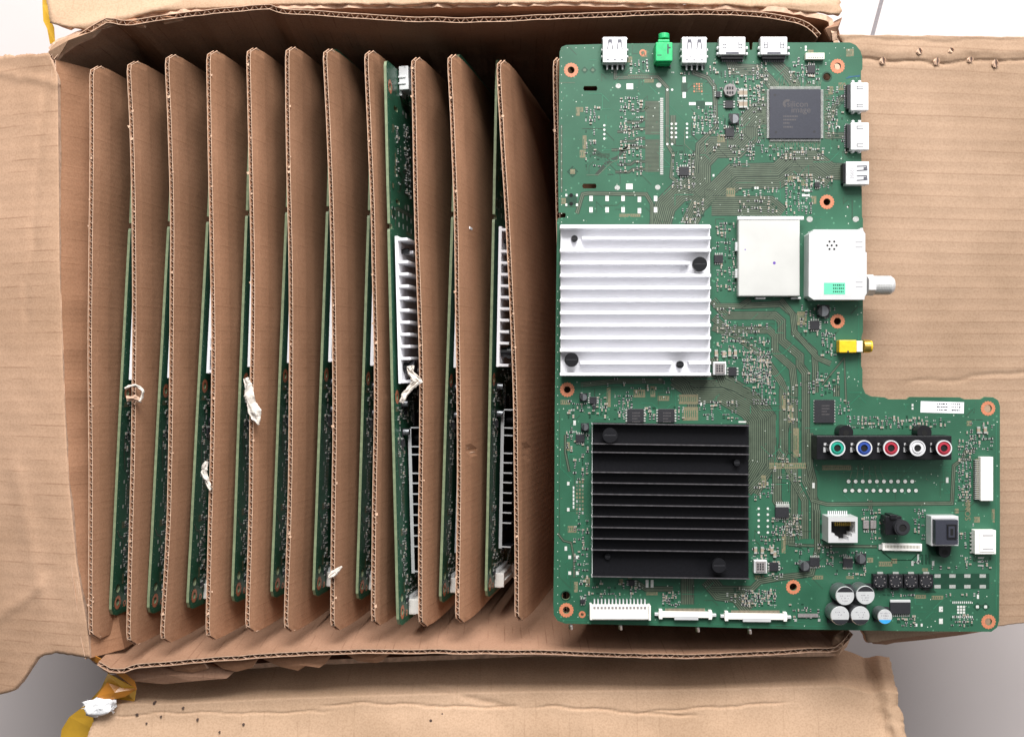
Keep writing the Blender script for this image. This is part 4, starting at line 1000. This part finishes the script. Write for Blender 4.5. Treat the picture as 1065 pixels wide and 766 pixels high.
# ---- tuner
tz = .0105; m = MB(); pts = [(841.5, 243), (845.5, 240), (846, 238.6), (894, 238.6), (895, 237), (897.5, 237), (898, 240), (900, 243), (900, 262), (901.5, 262.5), (901.5, 305), (899.5, 308), (899, 311.5), (846, 311.5), (841, 308)]
m.prism([V(*p, tz)[:2] for p in pts], 4e-4, tz, M['tin']); tu = m.build('tuner_module', board, bevel=.0004)
m = MB()
for x, y in ((862.7, 251.2), (867.6, 251.2), (860.5, 255.2), (865, 255.2), (870, 255.2), (862.7, 259), (867.6, 259)): m.flat(m.circ(x, y, 1.1, tz, 10), tz + 6e-5, M['pit'])
for y in (251.3, 256.5, 293, 298): m.box(890, y, 897, y + .7, tz, tz + 5e-5, M['ink_mid'])
m.build('vent_hole', tu)
m = MB(); m.box(857, 294, 879, 306, tz, tz + .00012, M['sticker_g']); 
stk = m.build('sticker', tu)
m = MB()
for r_ in range(3):
    x = 866.5
    while x < 877.5: m.box(x, 295.6 + r_ * 3.4, x + random.uniform(.7, 1.5), 297.2 + r_ * 3.4, tz + .00012, tz + .00018, M['mask_dark']); x += 2.0
m.build('marking', stk)
m = MB(); ay = V(0, 296.5, .006).y; xx = lambda p: V(p, 296.5, .006).x
m.hcyl((xx(900.5), ay, .0062), (xx(908), ay, .0062), .0060, M['tin'], 6); m.hcyl((xx(908), ay, .0062), (xx(925.5), ay, .0062), .0053, M['tin'], 24); m.hcyl((xx(925.5), ay, .0062), (xx(928.5), ay, .0062), .0053, M['tin'], 24, r2=.0042)
for k in range(9): m.hcyl((xx(909.5 + k * 1.7), ay, .0062), (xx(910.1 + k * 1.7), ay, .0062), .0055, M['shield'], 24)
m.build('aerial_socket', tu, label='threaded silver aerial socket sticking out over the flap')
# ---- yellow jack
m = MB(); m.box(873, 353.5, 891, 366.5, 3e-4, .0060, M['yellow']); m.box(891.1, 354.3, 897.5, 366, 8e-4, .0056, M['cream']); yj = m.build('video_jack', board, bevel=.0004)
m = MB(); c_ = V(898, 360, .003); m.hcyl(V(897.6, 360, .0032), V(904, 360, .0032), .0037, M['gold'], 20); m.hcyl(V(904.1, 360, .0032), V(906, 360, .0032), .0033, M['yellow'], 20)
m.build('barrel', yj); m = MB(); m.box(881, 364.5, 883, 366, .006, .00606, M['ink']); m.build('slot', yj)
# ---- white heat sink
hw = MB(); zt = .0100; zb = .0042
hw.box(583, 233.5, 738.5, 391, .0022, zb, M['white_al'])
fy = [236, 247.5, 260.3, 273.4, 286.4, 299.3, 312.3, 325.2, 338.2, 351.2, 364.2, 377.2, 389]
def fin(mb, x0, x1, y, mat, th_, zt_, zb_, tip=None):
    mb.box(x0, y - th_, x1, y + th_, zb_ - .0002, zt_, mat)
for i, y in enumerate(fy):
    segs = [(583, 739)]
    if i == 1: segs = [(606, 739)]
    if i in (2, 3): segs = [(583, 716)] if i == 3 else [(583, 739)]
    if i == 3: segs = [(583, 717)]
    if i == 11: segs = [(604, 699), (717, 739)]
    for a, b_ in segs: fin(hw, a - .6, b_ + .6, y, M['white_al'], 1.55, zt, zb)
hwo = hw.build('white_heat_sink', board, bevel=.00025, label='white finned heat sink')
def post(px, py, r_, z, parent, mat='black_pl', slot=True):
    m = MB(); m.cyl(px, py, r_ * .75, zb, z - .003, M[mat], 20, zref=z); m.cyl(px, py, r_, z - .003, z, M[mat], 24)
    if slot: m.box(px - r_ * .8, py - .5, px + r_ * .8, py + .5, z, z + 5e-5, M['chip'])
    return m.build('push_pin', parent, bevel=.0003)
post(728, 274.5, 7.4, .0112, hwo); post(594.5, 374, 7.2, .0112, hwo); post(597.5, 248, 3.4, .0085, hwo); post(707.5, 379, 3.8, .0085, hwo)
# ---- black heat sink
hb = MB(); rot_ = R(0.9); hb.box(617, 441, 778.5, 599.5, .0022, zb, M['black_al'], rot=0)
ys = [440.5, 461.5, 470.3, 491, 502, 513.8, 525, 537, 548.4, 560, 571.8, 599.5]
for y in ys:
    P = []
    for x, yy in ((616.5, y - .9), (616.5, y + .2), (779.5, y + 2.6), (779.5, y + 1.5)): P.append(V(x, yy, zt))
    hb.prism([p[:2] for p in P], zb - .0002, zt - .0003, M['black_al']); 
    P2 = []
    for x, yy in ((616.5, y - .9), (616.5, y + .2), (779.5, y + 2.6), (779.5, y + 1.5)): P2.append(V(x, yy, zt))
    hb.prism([p[:2] for p in P2], zt - .00028, zt, M['black_tip'])
hbo = hb.build('black_heat_sink', board, label='black finned heat sink')
m = MB(); m.box(615.6, 441, 616.2, 599.5, .0022, zb, M['tin'])
for y in ys: m.box(615.4, y - .9, 616.1, y + .6, zb, zt, M['tin'])
m.build('cut_end', hbo)
post(634.5, 452.5, 7.6, .0112, hbo); post(748, 588, 7.2, .0112, hbo); post(766.5, 481, 3.2, .0075, hbo); post(632, 578.5, 3, .006, hbo)
# ---- RCA jacks
m = MB(); m.box(849.5, 453, 990, 478, 2e-4, .0110, M['black_pl'])
for x in (880, 961.5): m.cyl(x, 449.5, 7.4, 2e-4, .0088, M['black_pl'], 24, zref=.0088); m.cyl(x, 450, 3, .0088, .0089, M['pit'], 16)
rca = m.build('socket_block', board, bevel=.0004)
for x, c_ in ((871, 'teal'), (899, 'blue'), (927, 'red'), (954.5, 'white_ring'), (982, 'red')):
    x0_ = x; m = MB(); zz = .0195; y_ = 465.8
    m.ring(x0_, y_, 8.0, 6.9, .0185, zz, M['white_ring'], 28); m.cyl(x0_, y_, 7.9, .011, .0185, M['black_pl'], 28, zref=zz); 
    m.cyl(x0_ + 0, y_, 6.7, .0184, .0190, M[c_], 24, zref=zz)
    m.ring(x0_, y_, 5.0, 3.6, .0189, zz + .0002, M[c_], 24); m.cyl(x0_, y_, 3.5, .01895, .0191, M['pit'], 20, zref=zz)
    o_ = m.build('rca_jack', rca, label={'teal': 'rca jack with green ring', 'blue': 'rca jack with blue ring', 'red': 'rca jack with red ring', 'white_ring': 'rca jack with white ring'}[c_])
    m = MB(); m.box(x - 14, 460.5, x - 11.5, 463, .011, .0118, M['tin']); m.box(x - 14.5, 465, x - 12, 470, .011, .0116, M['tin']); m.build('ground_tab', rca)
# ---- network socket
z = .0125; m = MB()
inner = [(864.5, 542), (889.5, 542), (889.5, 554.5), (886, 554.5), (886, 558), (882.5, 558), (882.5, 562), (872, 562), (872, 558), (868, 558), (868, 554.5), (864.5, 554.5)]
m.prism([V(*p, z)[:2] for p in ((861.5, 537.5), (892, 537.5), (892, 564), (861.5, 564))], 2e-4, z, M['tin'], holes=[[V(*p, z)[:2] for p in inner]])
m.box(863, 539, 890.5, 562.5, .0015, .0030, M['pit']); net = m.build('network_port', board)
m = MB()
for i in range(8): m.box(868.5 + i * 2.2, 542.5, 869.4 + i * 2.2, 546.5, .006, .008, M['gold'])
for i in range(10): m.box(861 + i * 2.1, 531, 862.1 + i * 2.1, 537, 1e-4, .0012, M['tin'])
m.build('contact_pins', net)
m = MB(); m.box(852.5, 538, 856.5, 562, 5e-5, 2e-4, M['mask_dark']); m.box(853.2, 540, 855.8, 545, 2e-4, 3e-4, M['trace_g']); m.box(853.2, 554, 855.8, 560, 2e-4, 3e-4, M['trace_g']); m.build('solder_mask_slot', board)
# ---- black headphone jack
m = MB(); m.box(921, 536.5, 938, 556, 2e-4, .0085, M['black_pl']); m.box(918.5, 540, 921, 544, 2e-4, .006, M['black_pl']); m.box(926, 535, 933, 540, 2e-4, .0095, M['black_pl']); m.cyl(938.5, 548.5, 8, 2e-4, .0125, M['chip'], 28); m.ring(939, 548.8, 6.6, 3.8, .0125, .0130, M['chip'], 24); m.cyl(939, 548.8, 3.7, .01245, .0126, M['pit'], 20)
m.build('headphone_jack', board, bevel=.0003)
# ---- optical socket
m = MB(); m.box(968.5, 536.5, 997, 567.5, 2e-4, .0080, M['tin']); op = m.build('optical_port', board, bevel=.0003)
m = MB(); m.box(973, 540.5, 996.5, 566, .008, .0125, M['chip_big']); m.box(985, 545, 995, 560.5, .0125, .0130, M['black_pl']); m.box(986.5, 547, 993, 558.5, .0130, .0133, M['chip_big']); m.box(988.5, 549.5, 991.5, 556.5, .0133, .01335, M['pit']); m.build('shutter', op, bevel=.0003)
m = MB(); m.cyl(982.5, 573.5, 6, 2e-4, .005, M['black_pl'], 20); m.cyl(983, 574, 2.8, .005, .0051, M['pit'], 14); m.box(976.5, 568, 989, 573, 2e-4, .0048, M['black_pl']); m.build('mounting_lug', op)
# ---- right hand flat cable socket
m = MB(); m.box(1020, 475, 1033, 520.5, 2e-4, .0040, M['white_pl']); m.box(1015.5, 477, 1019.9, 519, 2e-4, .0022, M['tan'])
o_ = m.build('flat_cable_socket', board, bevel=.0002)
m = MB()
for i in range(21): m.box(1014, 478 + i * 2, 1019.5, 478.9 + i * 2, 1e-4, .0024, M['solder'])
m.build('contact_pins', o_)
m = MB(); m.box(1014, 551, 1036, 576, 2e-4, .0050, M['white_pl']); o_ = m.build('wire_socket', board, bevel=.0003)
m = MB(); m.box(1019, 554, 1034.5, 573.5, .0050, .0054, M['white_pl']); m.box(1022, 556, 1033, 557.2, .0054, .00546, M['ink_mid']); m.box(1022, 570, 1033, 571, .0054, .00546, M['ink_mid']); m.build('inner_housing', o_, bevel=.0001)
m = MB()
for i in range(6): m.box(1009, 553.5 + i * 4, 1013.9, 554.8 + i * 4, 1e-4, .001, M['solder'])
for y in (579, 583, 587): m.box(1017, y, 1023, y + 1.5, 1e-4, 3e-4, M['solder'])
m.build('contact_pins', o_)
# ---- slim white flat cable socket
m = MB(); m.box(918, 565, 959, 572.5, 2e-4, .0022, M['white_pl'], rot=R(1)); o_ = m.build('flat_cable_socket', board, bevel=.0002)
m = MB()
for i in range(24): m.box(921 + i * 1.5, 566.6 + i * .02, 921.7 + i * 1.5, 569.6 + i * .02, .0022, .00226, M['tan'])
m.box(914, 566, 917.5, 571, 1e-4, .001, M['solder'])
for x in (954, 958.5, 962.5, 966): m.box(x, 576, x + 1.8, 586, 1e-4, 3e-4, M['mask_dark' if x > 955 else 'solder'])
for x in (949, 970.5): m.box(x - 1.2, 583, x + 1.2, 588, 1e-4, 3e-4, M['solder'])
m.build('contact_pins', o_)
# ---- large electrolytic capacitors
def ecap(x, y, r_, zt_, seg, segcol, name='capacitor', dark='cap_side'):
    m = MB(); m.box(x - r_ - 3.6, y - r_ - 2.6, x + r_ - 3.4, y + r_ - 2.4, 1e-4, .0012, M['chip'])
    m.cyl(x, y, r_, .0012, .0035, M['cap_side'], 32, zref=zt_); m.cyl(x, y, r_ * .93, .0035, .0042, M['chip'], 32, zref=zt_); m.cyl(x, y, r_, .0042, zt_ - .0006, M[dark], 32, zref=zt_); m.cyl(x, y, r_, zt_ - .0006, zt_, M['cap_top'], 32, zref=zt_, r2=r_ * .95)
    o_ = m.build(name, board, smooth=False)
    c = V(x, y, zt_); m = MB(); rr = r_ * K * .94; h0 = .42
    a0 = math.asin(h0); P = []
    rng = [a0 + (math.pi - 2 * a0) * t / 14 for t in range(15)]
    sg = 1 if seg == 'top' else -1
    P = [(c.x + rr * math.cos(a), c.y + sg * rr * math.sin(a)) for a in rng]
    m.flat(P, zt_ + 5e-5, M[segcol]); m.build('polarity_mark', o_)
    m = MB(); off = -1 if seg == 'top' else 1
    for r2 in range(3):
        xx_ = x - 4.8 + r2 * .8
        while xx_ < x + 4.5 - r2:
            yy = y + (-.6 + r2 * 2.6 - (0 if seg == 'top' else 3.6)); 
            if random.random() < .8: m.box(xx_, yy + random.uniform(-.3, .3), xx_ + random.uniform(.5, 1.3), yy + 1.0, zt_, zt_ + 6e-5, M['ink_mid'])
            xx_ += 1.7
    m.build('marking', o_)
ecap(879, 619.3, 9.6, .0130, 'top', 'chip'); ecap(900.2, 618.6, 9.6, .0130, 'top', 'chip'); ecap(873.8, 640, 9.6, .0130, 'bot', 'chip'); ecap(894.9, 640, 9.6, .0130, 'bot', 'chip')
ecap(920.6, 641, 7.5, .0110, 'bot', 'sky_blue')
# ---- black drum inductors
for x in (915.5, 931.7, 947.6, 963.4):
    m = MB(); m.box(x - 7.4, 597, x + 7.4, 611.5, 1e-4, .0034, M['black_pl']); o_ = m.build('drum_inductor', board, bevel=.0003)
    m = MB(); m.ring(x, 604.3, 6.6, 5.4, .0034, .0040, M['chip'], 24); m.cyl(x, 604.3, 4.8, .0034, .0041, M['chip'], 20)
    for a in range(8):
        an = a * math.pi / 4 + .2; m.box(x + 5 * math.cos(an) - .5, 604.3 + 5 * math.sin(an) - .5, x + 5 * math.cos(an) + .5, 604.3 + 5 * math.sin(an) + .5, .0034, .00415, M['grey_l'])
    m.build('winding', o_)
    m = MB(); m.box(x - 3, 594.5, x + 3, 596.8, 1e-4, .001, M['solder']); m.box(x - 3, 611.8, x + 3, 613.4, 1e-4, .001, M['chip']); m.build('contact_pins', o_)
# ---- white power header, bottom left
m = MB(); m.box(613.5, 629.5, 677, 644.5, 2e-4, .0046, M['white_pl']); m.box(616, 638, 674.5, 643.8, .0046, .0058, M['white_pl']); m.box(613.5, 628.5, 616, 644.5, 2e-4, .0062, M['white_pl']); m.box(674.6, 629.5, 677, 645, 2e-4, .0062, M['white_pl'])
hd = m.build('power_header', board, bevel=.0003)
m = MB()
for i in range(15): m.box(617.6 + i * 3.75, 623, 619 + i * 3.75, 629.4, 1e-4, .0022, M['tin']); m.box(617.2 + i * 3.75, 630.5, 619.4 + i * 3.75, 633, .0046, .0047, M['grey_l'])
m.build('contact_pins', hd)
# ---- two slim display sockets
for x0, x1, y in ((684, 742, 635.5), (752.5, 820, 637.5)):
    m = MB(); m.box(x0 + 1, y + .5, x1 - 1, y + 6.5, 2e-4, .0026, M['white_pl'], rot=R(.6)); m.box(x0 + (x1 - x0) * .3, y + 4.5, x1 - (x1 - x0) * .27, y + 9, .0004, .0030, M['tin'], rot=R(.6))
    m.box(x0 - 3, y + 1.5, x0 + 1, y + 4.5, 1e-4, .002, M['tin']); m.box(x1 - 1, y + 2.5, x1 + 3, y + 5.5, 1e-4, .002, M['tin'])
    m.box(x0 + 1.5, y - 2, x0 + 5, y + 8, 1e-4, .0029, M['white_pl']); m.box(x1 - 5, y - 1, x1 - 1.5, y + 8.5, 1e-4, .0029, M['white_pl'])
    o_ = m.build('display_socket', board, bevel=.0002)
    m = MB()
    n = int((x1 - x0 - 16) / 1.3)
    for i in range(n): m.box(x0 + 8 + i * 1.3, y - 3, x0 + 8.7 + i * 1.3, y + .2, 1e-4, .0008, M['mlcc'])
    m.build('contact_pins', o_)
m = MB(); m.box(830, 638, 851, 641.5, 1e-4, .0009, M['grey_l'])
for x in (827.5, 852): m.box(x - 1.3, 643, x + 1.3, 646, 1e-4, 3e-4, M['solder'])
m.build('test_socket', board)
text('SONY', 1006.8, 530, 6.2, 2.2e-4, 'tan', board, R(90), 'maker_marking')
# ---- white paper label
m = MB(); m.box(957.5, 417.5, 1002.5, 429.2, 2e-5, .00016, M['paper'], rot=R(1.5)); lb = m.build('paper_label', board)
m = MB()
for r_ in range(3):
    x = 974.5
    while x < 999:
        if not (985.5 < x < 988.5): m.box(x, 418.9 + r_ * 3.1 + (x - 974) * .026, x + random.uniform(.7, 1.7), 420.4 + r_ * 3.1 + (x - 974) * .026, .00016, .00022, M['ink'])
        x += 1.9
m.build('marking', lb)
# solder side: pins poking under the lower edge
m = MB()
for x, y in ((594, 649.5), (645.5, 649.8), (726, 652), (780, 654)): m.hcyl(V(x, y, -.0016), V(x + .5, y + 4, -.004), .0008, M['tin'], 8); m.hcyl(V(x - 2, y, -.0016), V(x - 1.5, y + 4, -.004), .0004, M['pcb_edge'], 8)
m.build('pin_tip', board)

# ================================================================== STANDING BOARDS
GB = 'circuit boards standing between the dividers'
keepx = V(712, 0, 0).x
def first_x(o): return min((v.co.x for v in o.data.vertices), default=9)
kids = [c for c in board.children if c not in tiny_parts and c.name.split('.')[0] != 'pin_tip']
kids = [c for c in kids if first_x(c) + BX.x < V(716, 0, 0).x or c.name.startswith(('socket_block', 'shield'))]
boards = [ # x_top, x_bottom, y_top, y_bottom, depth
 (140.5, 113.2, 62, 649, .024), (181.5, 152.5, 60, 647, .024), (222, 193.5, 56, 641, .024), (260, 240.3, 50, 634, .025), (302, 281, 47, 629, .027), (344, 324.8, 46, 628, .028), (386, 370, 54, 628, .029),
 (397.5, 413, 61, 656.5, .009), (473.5, 456.5, 58, 628, .027), (514.5, 504.2, 60, 626, .040)]
blab = ['between first and second dividers from the left', 'between second and third dividers from the left', 'between third and fourth dividers from the left', 'between fourth and fifth dividers from the left',
 'between fifth and sixth dividers from the left', 'between sixth and seventh dividers from the left', 'between seventh and eighth dividers from the left', 'highest of the row, broad green face in view',
 'between ninth and tenth dividers from the left', 'between tenth and eleventh dividers from the left']
for i, (xt, xb, yt, yb, dp) in enumerate(boards):
    a = V(xt, yt, -dp); b_ = V(xb, yb, -dp); c = (a + b_) / 2
    r_ = board.copy(); COL.objects.link(r_)
    yaw = math.atan2(a.x - b_.x, a.y - b_.y); fl_yaw = math.atan2(V(582, 54).x - V(576, 640).x, V(582, 54).y - V(576, 640).y)
    r_.location = c + Vector((0.0016, 0, 0)); t_ = lean(i)
    r_.rotation_euler = (0, math.pi / 2 - t_, -(yaw) + 0.0)
    # in-plane slant of the board's own left edge
    r_.rotation_mode = 'XYZ'
    from mathutils import Matrix
    Mx = Matrix.Rotation(-yaw, 4, 'Z') @ Matrix.Rotation(math.pi / 2 - t_, 4, 'Y')
    r_.rotation_euler = Mx.to_euler('XYZ')
    r_['label'] = 'green circuit board standing on edge ' + blab[i]; r_['category'] = 'circuit board'; r_['group'] = GB
    for ch in kids:
        if i != 7 and ch.name.startswith(('usb_port', 'audio_jack', 'hdmi')): continue
        c2_ = ch.copy(); COL.objects.link(c2_); c2_.parent = r_
        for gch in ch.children:
            d_ = gch.copy(); COL.objects.link(d_); d_.parent = c2_

# ================================================================== SCRAPS
def crumple(name, pts, z0, zr, mat, label, cat, seed, group=None, thin=.0003):
    """torn paper: ribbon of quads between two pixel polylines"""
    A0, B0 = pts; A = []; B_ = []
    for k in range(len(A0) - 1):
        for q in range(5):
            t = q / 5
            for src, dst in ((A0, A), (B0, B_)): dst.append((src[k][0] * (1 - t) + src[k + 1][0] * t, src[k][1] * (1 - t) + src[k + 1][1] * t))
    A.append(A0[-1]); B_.append(B0[-1]); n = len(A); G = []
    for i in range(n):
        row = []; ja = 1.1 * nz(i * .55, seed) + .5 * nz(i * 1.7, seed); jb = 1.1 * nz(i * .6, seed + 3) + .5 * nz(i * 1.9, seed + 3)
        for j in range(7):
            t = j / 6; x = (A[i][0] + ja) * (1 - t) + (B_[i][0] + jb) * t; y = A[i][1] * (1 - t) + B_[i][1] * t
            row.append(V(x, y, z0 + zr * .45 * nz(i * .22, j * .5, seed + 8) + .0012 * math.sin(t * math.pi)))
        G.append(row)
    if (G[1][0] - G[0][0]).cross(G[0][1] - G[0][0]).z < 0: G = G[::-1]
    c = G[n // 2][2]; m = MB(); m.slab(G, thin, M[mat])
    tag(m.build(name, origin=c), label, cat, group)
GS = 'torn paper scraps caught among the dividers'
crumple('paper_scrap', ([(253, 394), (255, 403), (254, 412), (257, 420), (258, 428), (262, 436), (268, 442)], [(258, 392), (262, 399), (264, 408), (266, 418), (272, 426), (271, 434), (270, 441)]), -.006, .004, 'tissue', 'largest white torn paper shred, hanging on the fifth divider from the left', 'paper scrap', 2, GS)
crumple('paper_scrap', ([(213, 479), (210, 484), (209, 491), (211, 497), (214, 503), (217, 510)], [(217, 480), (216, 485), (215.5, 491), (217, 497), (219, 503), (220, 509)]), -.007, .003, 'tissue', 'narrow white torn paper shred beside the fourth divider from the left', 'paper scrap', 5, GS)
crumple('paper_scrap', ([(341, 599), (344, 594), (349, 591), (355, 588)], [(342, 602), (347, 600), (351, 597), (356, 590)]), -.007, .003, 'tissue', 'tiny white paper fleck near the bottom end of the seventh divider from the left', 'paper scrap', 8, GS)
crumple('paper_scrap', ([(129, 403), (134, 400), (141, 399), (147, 402), (150, 406), (149, 414), (146, 418)], [(131, 405), (136, 402), (140, 402), (144, 404), (147, 407), (146, 413), (144, 417)]), -.006, .004, 'tissue', 'curled ring of torn grey paper on the second divider from the left, upper part', 'paper scrap', 11, GS)
crumple('paper_scrap', ([(131, 411), (136, 412), (141, 410), (146, 414)], [(132, 418), (138, 416), (143, 418), (147, 419)]), -.0065, .003, 'flute', 'frayed lower bit of torn paper on the second divider from the left', 'paper scrap', 14, GS)
crumple('paper_scrap', ([(415, 418), (418, 409), (424, 402), (428, 396), (424, 388), (423, 381), (428, 380)], [(420, 419), (424, 411), (430, 404), (440, 397), (436, 392), (430, 386), (431, 380)]), -.005, .005, 'tissue', 'twisted beige paper scrap below the white fins of the highest standing board', 'paper scrap', 17, GS)
# fluff at the lower left corner
m = MB(); c = V(104, 734, -.030)
vs = []; fs = []; nu, nv = 26, 16
for i in range(nu):
    for j in range(nv + 1):
        th_ = math.pi * j / nv; ph = 2 * math.pi * i / nu
        d = Vector((math.sin(th_) * math.cos(ph), math.sin(th_) * math.sin(ph), math.cos(th_))); k = 1 + .45 * noise.noise(d * 2.2 + Vector((3, 1, 7))) + .1 * noise.noise(d * 7)
        v = Vector((d.x * .0095 * k, d.y * .0055 * k, d.z * .004 * k)); a = R(14); vs.append(c + Vector((v.x * math.cos(a) - v.y * math.sin(a), v.x * math.sin(a) + v.y * math.cos(a), v.z)))
for i in range(nu):
    for j in range(nv): a = i * (nv + 1) + j; b_ = ((i + 1) % nu) * (nv + 1) + j; fs.append((a, a + 1, b_ + 1, b_))
m.add(vs, fs, M['cotton'])
for k in range(60):
    d = Vector((random.gauss(0, 1), random.gauss(0, .6), random.uniform(0, 1))).normalized(); p = c + Vector((d.x * .009, d.y * .0052, d.z * .003)); q_ = p + Vector((random.gauss(0, .0010), random.gauss(0, .0008), random.uniform(0, .0006)))
    m.hcyl(p, q_, .00012, M['cotton'], 4)
tag(m.build('foam_fluff', origin=c, smooth=True), 'tuft of white fluff stuck on the yellow tape at the lower left corner', 'fluff')
